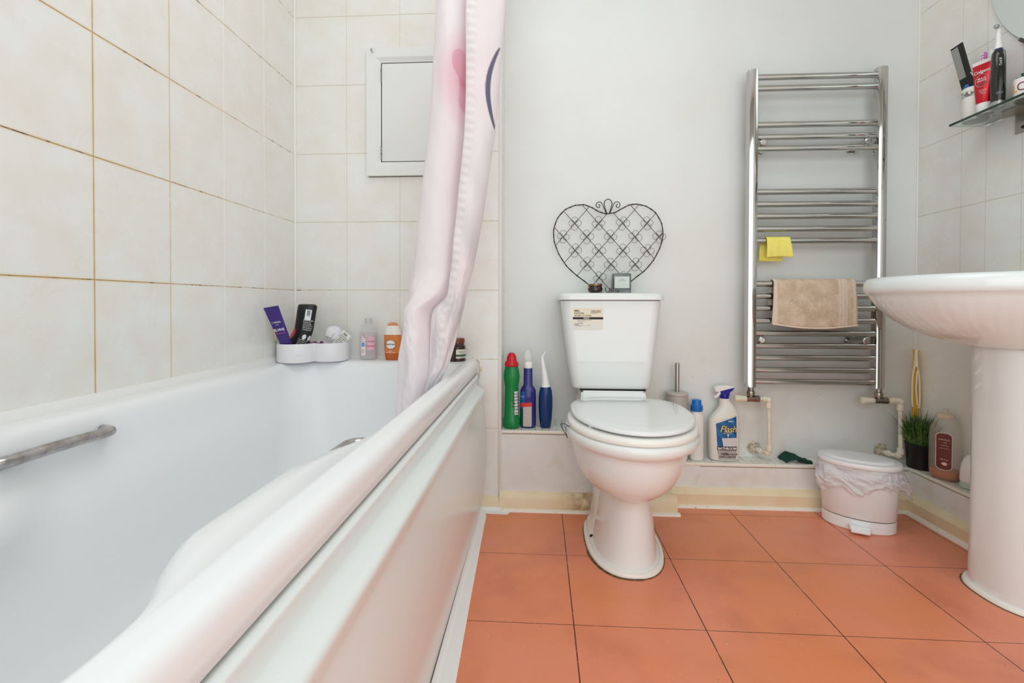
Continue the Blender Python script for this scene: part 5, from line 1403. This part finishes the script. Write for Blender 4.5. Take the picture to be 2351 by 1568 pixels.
# ================================================================== WASHBASIN
ws = thing('washbasin', 'white ceramic shell-shaped washbasin on a tall pedestal at the right wall', 'washbasin', (1.25, 1.28, 0))
mBas = mat('basin_ceramic', (228, 235, 235), .08, coat=.3)
def bas(z, k, kx=None, n=80, cy=1.282, flut=0):
    """plan of the bowl: rounded front, straight at the wall"""
    kx = k if kx is None else kx
    pts = []
    for i in range(n):
        a = PI/2+PI*i/(n-1)
        ct, st = math.cos(a), math.sin(a)
        rx_ = .328*kx*(1+flut*math.cos(i*PI*2/2.6)); ry2 = .285*k*(1+flut*math.cos(i*PI*2/2.6))
        x = 1.228-(1-kx)*.0+rx_*math.copysign(abs(ct)**(2/2.15), ct); y = cy+ry2*math.copysign(abs(st)**(2/2.15), st)
        pts.append((x, y, z))
    pts += [(XR-.002, cy-.285*k*.98, z), (XR-.002, cy+.285*k*.98, z)]
    return pts
b = NB()
loft(b, [bas(.642, .34, .30), bas(.650, .42, .40), bas(.662, .50, .52, flut=.003), bas(.680, .61, .66, flut=.0055), bas(.700, .71, .76, flut=.0055), bas(.724, .80, .85, flut=.0055), bas(.748, .875, .91, flut=.003), bas(.768, .93, .945, flut=.003), bas(.779, .955, .962),
         bas(.7815, .972, .975), bas(.786, .985, .988), bas(.796, .993, .995), bas(.808, .990, .992), bas(.818, .977, .979), bas(.8235, .960, .962), bas(.8250, .94, .94), bas(.8235, .91, .905), bas(.815, .885, .87),
         bas(.800, .86, .83), bas(.76, .78, .74), bas(.72, .62, .58), bas(.70, .40, .35)], True, True)
part('bowl', b, mBas, ws, 50)
b = NB()
def ped(z, rx_, ry2, xb=1.37, cxp=1.262, n=48):
    pts = []
    for i in range(n):
        a = PI/2+PI*i/(n-1)
        ct, st = math.cos(a), math.sin(a)
        pts.append((cxp+rx_*math.copysign(abs(ct)**(2/2.4), ct), 1.275+ry2*math.copysign(abs(st)**(2/2.4), st), z))
    pts += [(xb, 1.275-ry2*.94, z), (xb, 1.275+ry2*.94, z)]
    return pts
loft(b, [ped(0, .118, .112), ped(.008, .118, .112), ped(.012, .113, .107), ped(.03, .1125, .106), ped(.30, .110, .102), ped(.55, .111, .103), ped(.62, .113, .105), ped(.641, .114, .106), ped(.648, .108, .10)])
part('pedestal', b, mBas, ws, 50)
b = NB(); loft(b, [ped(.0004, .1235, .1175), ped(.006, .1225, .1165), ped(.010, .1190, .113)]); part('foot_sealant', b, mat('foot_bead_white', (238, 236, 228), .3), ws)
b = NB(); loft(b, [ped(.0002, .1275, .1215), ped(.0012, .1265, .1205)]); part('dirt_line', b, mat('dirt_line', (110, 84, 60), .8), ws)
b = NB(); loft(b, [ped(.6415, .1145, .1065), ped(.6440, .1145, .1065)]); part('joint_grime', b, mat('joint_grime', (160, 130, 86), .8), ws)
# basin tap (mostly outside the frame)
b = NB(); lathe(b, [(.824, .022), (.828, .024), (.87, .020), (.89, .019), (.895, .014)], 1.365, 1.17, 28)
tube(b, cat([(1.360, 1.17, .862), (1.330, 1.17, .868), (1.290, 1.17, .866), (1.272, 1.17, .852)], 5), .011, 14); part('tap', b, mChr, ws)

# ================================================================== GLASS SHELF and its things
gs = thing('glass_shelf', 'green-edged clear glass shelf on a steel bracket on the right wall', 'shelf', (XR, 1.3, 1.325))
zg = 1.325
T = NT('shelf_glass')
T.b.inputs['Transmission Weight'].default_value = 1; T.b.inputs['IOR'].default_value = 1.45
mGl = T.out(rgb(232, 242, 236), .02)
b = NB(); box(b, 1.3185, XR-.0005, 1.00, 1.603, zg-.001, zg+.0062); part('glass_plate', b, mGl, gs)
b = NB(); box(b, 1.3178, 1.3184, 1.00, 1.603, zg-.0008, zg+.0060); part('front_edge', b, mat('dark_green_edge', (18, 50, 36), .15, coat=.4), gs, label='dark green front edge')
for yk in (1.475, 1.06):
    b = NB(); box(b, XR-.0035, XR, yk-.030, yk+.030, 1.262, 1.322, .0008); pl = part('bracket', b, mSteel, gs)
    b = NB(); prism(b, [(XR, yk-.045), (XR, yk+.045), (XR-.02, yk+.045), (XR-.06, yk+.010), (XR-.06, yk-.045)], 1.3215, 1.3245, 'z'); part('support_plate', b, mSteel, pl)
    b = NB(); lathe(b, [(0, .0052), (.0015, .0045), (.002, .002)], n=16); xform(b, Matrix.Translation((XR-.0036, yk+.006, 1.277)) @ Matrix.Rotation(-PI/2, 4, 'Y')); part('screw', b, mat('dark_screw', (60, 56, 50), .4, metal=.8), pl)
zs = zg+.0065
cu = thing('toothbrush_cup', 'white ceramic cup with a silver band at the left end of the glass shelf', 'cup', (1.366, 1.572, zs))
cx, cy = 1.3650, 1.566
b = NB(); lathe(b, [(zs, .029), (zs+.002, .0312), (zs+.005, .0320), (zs+.096, .0320), (zs+.0985, .0312), (zs+.0985, .0290), (zs+.096, .0283), (zs+.010, .0280), (zs+.007, .020)], cx, cy, 44); part('cup_body', b, mat('cup_white', (233, 231, 224), .25), cu)
T = NT('silver_mosaic_band'); v = T.nt.nodes.new('ShaderNodeTexVoronoi'); v.inputs['Scale'].default_value = 170; T.nt.links.new(T.pos, v.inputs['Vector'])
T.b.inputs['Metallic'].default_value = .5; mSil = T.out(T.mix(T.rng(v.outputs['Color'], .2, .8), rgb(240, 240, 238), rgb(120, 118, 112)), .2)
b = NB(); lathe(b, [(zs+.070, .0322), (zs+.070, .0330), (zs+.087, .0330), (zs+.087, .0322)], cx, cy, 44, cap0=False, cap1=False); part('silver_band', b, mSil, cu)
def stick(p0, p1, w, t, M=None):
    p0, p1 = Vector(p0), Vector(p1); d = (p1-p0).normalized(); side = Vector((0, 1, 0)); side = (side-d*side.dot(d)).normalized(); nn = d.cross(side)
    return p0, p1, d, side, nn
def slab(bm, p0, p1, w, t, side=None, s0=0, s1=0):
    p0, p1, d, sd, nn = stick(p0, p1, w, t)
    if side is not None: sd = Vector(side); sd = (sd-d*sd.dot(d)).normalized(); nn = d.cross(sd)
    loft(bm, [[p+sd*a*w/2+nn*c_*t/2 for a, c_ in ((-1, -1), (1, -1), (1, 1), (-1, 1))] for p in (p0, p1)])
# nail file / comb
sdv = Vector((.30, -1, 0))
nf = thing('nail_file', 'long black nail file with grey abrasive face standing in the cup', 'nail file', (1.36, 1.60, 1.38))
b = NB(); slab(b, (1.363, 1.565, 1.362), (1.352, 1.620, 1.5915), .034, .004, sdv); fb = part('file_body', b, mat('file_black', (16, 15, 16), .4), nf)
d_ = (Vector((1.352, 1.620, 1.5915))-Vector((1.363, 1.565, 1.362))).normalized()
sd = (sdv-d_*sdv.dot(d_)).normalized(); nn = d_.cross(sd); nn = nn if nn.y < 0 else -nn
if nn.x > 0 and abs(nn.x) > abs(nn.y): nn = -nn
b = NB(); q0 = Vector((1.363, 1.565, 1.362)).lerp(Vector((1.352, 1.620, 1.5915)), .50)-sd*.0065+nn*.0023; q1 = Vector((1.363, 1.565, 1.362)).lerp(Vector((1.352, 1.620, 1.5915)), .975)-sd*.0065+nn*.0023
slab(b, q0, q1, .019, .0008, sdv); part('abrasive', b, mat('grey_abrasive', (150, 154, 146), .8, bump=.6, bscale=700), fb)
# toothbrush with teal head
tb1 = thing('toothbrush', 'toothbrush with a round teal cap behind the nail file in the cup', 'toothbrush', (1.37, 1.60, 1.4))
b = NB(); tube(b, [(1.372, 1.572, 1.345), (1.384, 1.610, 1.42), (1.392, 1.641, 1.505)], .003, 10); part('handle', b, mWPl, tb1)
b = NB(); bmesh.ops.create_uvsphere(b, u_segments=24, v_segments=14, radius=.0165, matrix=Matrix.Translation((1.393, 1.6445, 1.5300)) @ Matrix.Diagonal((.6, .9, 1.1, 1))); part('cap', b, mat('teal_clear', (110, 196, 200), .15, trans=.3), tb1)
tb2 = thing('toothbrush', 'blue backed toothbrush head low in the cup', 'toothbrush', (1.36, 1.59, 1.42))
b = NB(); bmesh.ops.create_uvsphere(b, u_segments=20, v_segments=12, radius=.010, matrix=Matrix.Translation((1.350, 1.580, 1.436)) @ Matrix.Diagonal((.5, 1, 1.3, 1))); part('head', b, mat('blue_plastic', (40, 104, 190), .3), tb2)
b = NB(); tube(b, [(1.358, 1.566, 1.350), (1.351, 1.578, 1.43)], .0025, 8); part('handle', b, mWPl, tb2)
td = thing('interdental_brush', 'small black and white grooming tool leaning right in the cup', 'brush', (1.36, 1.55, 1.42))
b = NB(); tube(b, [(1.366, 1.570, 1.350), (1.358, 1.556, 1.436), (1.357, 1.552, 1.446)], [.003, .0042, .0042], 10); part('handle', b, mat('dark_grey_plastic', (70, 68, 66), .35), td)
b = NB(); tube(b, [(1.357, 1.5535, 1.445), (1.356, 1.558, 1.462), (1.355, 1.573, 1.484)], [.0040, .0022, .0008], 10); part('tip', b, mWPl, td)
# pink and clear toothbrushes behind the tube
for nm, y, z1_, colr, lbl in (('toothbrush', 1.555, 1.533, (206, 110, 186), 'pink and white toothbrush head rising behind the red toothpaste tube'), ('toothbrush', 1.533, 1.530, (226, 228, 226), 'clear pale toothbrush head between the red tube and the electric toothbrush')):
    tx = thing(nm, lbl, 'toothbrush', (1.385, y, zs))
    b = NB(); tube(b, cat([(1.386, y-.004, zs+.003), (1.388, y, 1.42), (1.384, y+.001, 1.505)], 4), .0032, 10); part('handle', b, mat('brush_'+nm+str(colr[0]), colr, .3), tx)
    b = NB(); bmesh.ops.create_uvsphere(b, u_segments=20, v_segments=12, radius=.0105, matrix=Matrix.Translation((1.380, y, z1_-.012)) @ Matrix.Diagonal((.55, 1, 1.5, 1))); part('head', b, mat('brush_'+nm+str(colr[0]), colr, .3), tx)
    if colr[0] == 206:
        for r_ in range(3):
            for c_ in range(2):
                b = NB(); box(b, 1.3705, 1.3745, y-.006+c_*.007, y-.001+c_*.007, z1_-.022+r_*.0075, z1_-.0175+r_*.0075, .0006); part('bristle_tuft', b, mat('bristles', (240, 228, 240), .6), tx)
# toothpaste tube standing on its cap
tp_ = thing('toothpaste_tube', 'red toothpaste tube standing on its white cap on the glass shelf', 'tube', (1.345, 1.510, zs))
p0 = Vector((1.3440, 1.5095, zs)); 
sdv = Vector((.33, -1, 0)).normalized(); nnv = Vector((-1, -.33, 0)).normalized()
def tp_pt(u, v, d): return p0+Vector((0, .0105*v/.17, v))+sdv*u+nnv*d
b = NB(); loft(b, [[tp_pt(r_*math.cos(2*PI*i/32), v, r_*.9*math.sin(2*PI*i/32)) for i in range(32)] for v, r_ in ((0, .0185), (.001, .0200), (.028, .0205), (.0285, .016))]); part('cap', b, mWPl, tp_)
b = NB(); loft(b, [[tp_pt(a_*math.cos(2*PI*i/32), v, c_*math.sin(2*PI*i/32)) for i in range(32)] for v, a_, c_ in ((.0285, .0195, .0175), (.032, .0205, .0175), (.06, .0220, .0150), (.10, .0240, .0100), (.14, .0258, .0045), (.152, .0262, .0013))])
TPT = ((.0285, .0195, .0175), (.032, .0205, .0175), (.06, .0220, .0150), (.10, .0240, .0100), (.14, .0258, .0045), (.152, .0262, .0013))
def tp_i(v, k):
    for a_, c_ in zip(TPT[:-1], TPT[1:]):
        if v <= c_[0]: return a_[k]+(c_[k]-a_[k])*max(0, (v-a_[0])/(c_[0]-a_[0]))
    return TPT[-1][k]
def tube_d(v): return tp_i(v, 2)
T = NT('red_metallic'); T.b.inputs['Metallic'].default_value = .35; mRedT = T.out(rgb(196, 16, 34), .25)
bd = part('tube_body', b, mRedT, tp_, 60)
b = NB(); loft(b, [[tp_pt(a_*math.cos(2*PI*i/32), v, c_*math.sin(2*PI*i/32)) for i in range(32)] for v, a_, c_ in ((.152, .0262, .0013), (.1535, .0266, .0014), (.163, .0270, .0012))]); part('crimp', b, mat('pink_white_crimp', (236, 224, 224), .4), bd)
def sd_text(bm, txt, v, h, u=0, **kw):
    t = text_bm(txt, h, **kw)
    def f(a, c_):
        vv = v+c_; hw_ = tp_i(vv, 1); k = max(0, 1-((a+u)/hw_)**2)**.5
        return tp_pt(a+u, vv, tube_d(vv)*k+.0010)
    warp(t, f); join(bm, t)
b = NB(); sd_text(b, 'Colgate', .1230, .0095, 0, bold=.02, italic=.1); sd_text(b, 'MAX', .1020, .0058, .001, bold=.02, space=1.3); sd_text(b, 'WHITE', .0945, .0052, .001, bold=.02); sd_text(b, 'whitening', .0660, .0032, .004); sd_text(b, 'crystals', .0610, .0032, .004); sd_text(b, '75ml', .0545, .0034, .006)
part('lettering', b, mWIn, bd)
b = NB()
def sdp(u, v, e=.0010):
    hw_ = tp_i(v, 1); k = max(0, 1-(u/hw_)**2)**.5; return tp_pt(u, v, tube_d(v)*k+e)
tube(b, [sdp(.001+.0165*math.cos(a*PI/16), .0985+.0195*math.sin(a*PI/16)) for a in range(32)], .0006, 6, True); part('oval_ring', b, mat('silver_print', (206, 186, 186), .4), bd)
b = NB(); vs = [b.verts.new(sdp(.001+x, .0985+z, .0006)) for x, z in ((-.0135, -.0085), (0, -.0085), (.0135, -.0085), (.0125, -.0125), (0, -.0150), (-.0115, -.0125))]; b.faces.new(vs); part('grey_panel', b, mat('dark_silver_print', (110, 84, 86), .4), bd)
# electric toothbrush
et = thing('electric_toothbrush', 'black electric toothbrush with white brush head standing on the glass shelf', 'electric toothbrush', (1.345, 1.474, zs))
cx, cy = 1.3400, 1.4655
B1 = Body([(zs, .0125, .0125), (zs+.002, .0155, .0155), (zs+.012, .0160, .0160)], cx=cx, cy=cy)
b = NB(); B1.mesh(b); part('base_ring', b, mat('grey_clear_base', (170, 172, 166), .15, metal=.4), et)
B1 = Body([(zs+.012, .0162, .0162), (zs+.05, .0168, .0168), (zs+.10, .0165, .0165), (zs+.145, .0158, .0158), (zs+.158, .0142, .0142), (zs+.163, .0110, .0110)], cx=cx, cy=cy, yaw=-.72)
b = NB(); B1.mesh(b); bd = part('handle', b, mat('gloss_black', (14, 14, 15), .14, coat=.5), et, 50)
b = NB(); lathe(b, [(zs+.0125, .0168), (zs+.0135, .0168)], cx, cy, 32); part('silver_ring', b, mChr, bd)
b = NB(); lathe(b, [(zs+.163, .0100), (zs+.168, .0092)], cx, cy, 24); part('blue_collar', b, mat('navy_collar', (26, 40, 110), .3), et)
b = NB(); lathe(b, [(zs+.168, .0095), (zs+.170, .0098), (zs+.177, .0088), (zs+.186, .0072), (zs+.215, .0060), (zs+.234, .0056), (zs+.238, .0040)], cx, cy, 24)
hd = part('brush_neck', b, mat('white_abs', (238, 237, 235), .25), et)
b = NB(); lathe(b, [(0, .0068), (.006, .0075), (.010, .0072)], n=20); xform(b, Matrix.Translation((cx+.001, cy, zs+.232)) @ Matrix.Rotation(-1.2, 4, 'Z') @ Matrix.Rotation(-PI/2, 4, 'X') @ Matrix.Rotation(PI, 4, 'X')); part('round_head', b, mat('white_abs', (238, 237, 235), .25), hd)
b = NB(); lathe(b, [(.010, .0062), (.017, .0058)], n=16); xform(b, Matrix.Translation((cx+.001, cy, zs+.232)) @ Matrix.Rotation(-1.2, 4, 'Z') @ Matrix.Rotation(PI/2, 4, 'X')); part('bristles', b, mat('black_white_bristles', (200, 200, 204), .7, vary=1, vscale=400, vcol=(20, 20, 24)), hd)
b = NB()
for ph_ in (-.02, .40):
    c0_ = [B1.pt(ph_+.0026*math.cos(k*PI/10)/.0165, zs+.036+.0026*math.sin(k*PI/10), .0006) for k in range(20)]; tube(b, c0_, .0004, 5, True)
join(b, text_bm('Oral-B', .0058, bold=.02), None)
tx_ = [v for v in b.verts if abs(v.co.z) < 1e-6]
for v in tx_: 
    u, w = v.co.x, v.co.y; v.co = Vector(B1.pt(.42-w/.0160+.0, zs+.125+u, .0007))
for k in range(14): bmesh.ops.create_icosphere(b, subdivisions=1, radius=.00045, matrix=Matrix.Translation(B1.pt(-.28, zs+.06+k*.006, .0003)))
part('silver_print', b, mat('silver_grey_print', (196, 206, 206), .4), bd)
# LOVE pot with succulent
lp = thing('planter_pot', 'white pot painted with coloured letters holding a green succulent on the glass shelf', 'potted plant', (1.375, 1.40, zs))
cx, cy = 1.3740, 1.408
B1 = Body([(zs, .030, .030), (zs+.002, .0335, .0335), (zs+.050, .0355, .0355), (zs+.054, .0350, .0350)], cx=cx, cy=cy, yaw=-.78, e=2.6)
b = NB(); B1.mesh(b); bd = part('pot', b, mat('pot_white', (238, 234, 230), .3), lp)
for ltr, ph_, colr in (('L', -.98, (232, 190, 60)), ('O', -.36, (110, 24, 52)), ('V', .30, (180, 70, 110)), ('E', .95, (60, 120, 120))):
    b = NB(); join(b, B1.text(ltr, ph_, zs+.018, .0225, .0010, bold=-.012 if ltr == 'O' else .01)); part('letter', b, mat('letter_'+ltr, colr, .5), bd, label='painted letter '+ltr)
b = NB(); rr = random.Random(5)
for k in range(22):
    a = k*2.4; el = .25+.055*k*.9; L_ = .030*(1-.012*k)
    d = Vector((math.cos(a)*math.cos(el), math.sin(a)*math.cos(el), math.sin(el))); s_ = Vector((-math.sin(a), math.cos(a), 0)); n_v = d.cross(s_)
    p = Vector((cx, cy, zs+.050))
    rings = []
    for t, w in ((.15, .003), (.4, .0062), (.7, .0068), (.9, .0038), (1, .0006)):
        q = p+d*L_*t+Vector((0, 0, .006*t*t)); rings.append([q+s_*w*math.cos(2*PI*i/10)+n_v*w*.4*math.sin(2*PI*i/10) for i in range(10)])
    loft(b, rings)
part('succulent_leaves', b, mat('succulent_green', (58, 118, 72), .4, vary=.5, vscale=50, vcol=(36, 84, 50)), lp)

# ================================================================== MIRROR
mr = thing('wall_mirror', 'round frameless mirror with metal clips on the right wall above the shelf', 'mirror', (XR, 1.227, 1.78))
b = NB(); mc = (1.227, 1.785); Rm = .358
pts = [(mc[0]+Rm*math.cos(2*PI*k/96), mc[1]+Rm*math.sin(2*PI*k/96)) for k in range(96)]
pts = [(y, z) for y, z in pts]
loft(b, [[(1.424, y, z) for y, z in pts], [(1.4185, y, z) for y, z in pts], [(1.4165, mc[0]+(y-mc[0])*.993, mc[1]+(z-mc[1])*.993) for y, z in pts]])
part('mirror_glass', b, mat('mirror_silver', (226, 232, 230), .02, metal=1), mr, 20)
b = NB(); loft(b, [[(1.4245, mc[0]+(y-mc[0])*1.004, mc[1]+(z-mc[1])*1.004) for y, z in pts], [(1.4200, mc[0]+(y-mc[0])*1.004, mc[1]+(z-mc[1])*1.004) for y, z in pts]]); part('mirror_backing', b, mat('mirror_edge', (96, 84, 68), .5), mr)
a = -.82
for a in (-.80, -2.3):
    q = (mc[0]+Rm*math.cos(a), mc[1]+Rm*math.sin(a))
    b = NB(); box(b, -.0045, .0045, -.014, .014, -.005, .005, .001); xform(b, Matrix.Translation((1.420, q[0], q[1])) @ Matrix.Rotation(a+PI/2, 4, 'X')); part('clip', b, mat('dark_clip', (86, 82, 70), .4, metal=.6), mr)

# ================================================================== CEILING LAMP
cl = thing('ceiling_lamp', 'round white flush ceiling lamp above the bathroom floor', 'lamp', (.12, .85, ZC))
b = NB(); lathe(b, [(ZC-.012, .20), (ZC-.001, .20)], .12, .85, 48); part('base_plate', b, mWPl, cl)
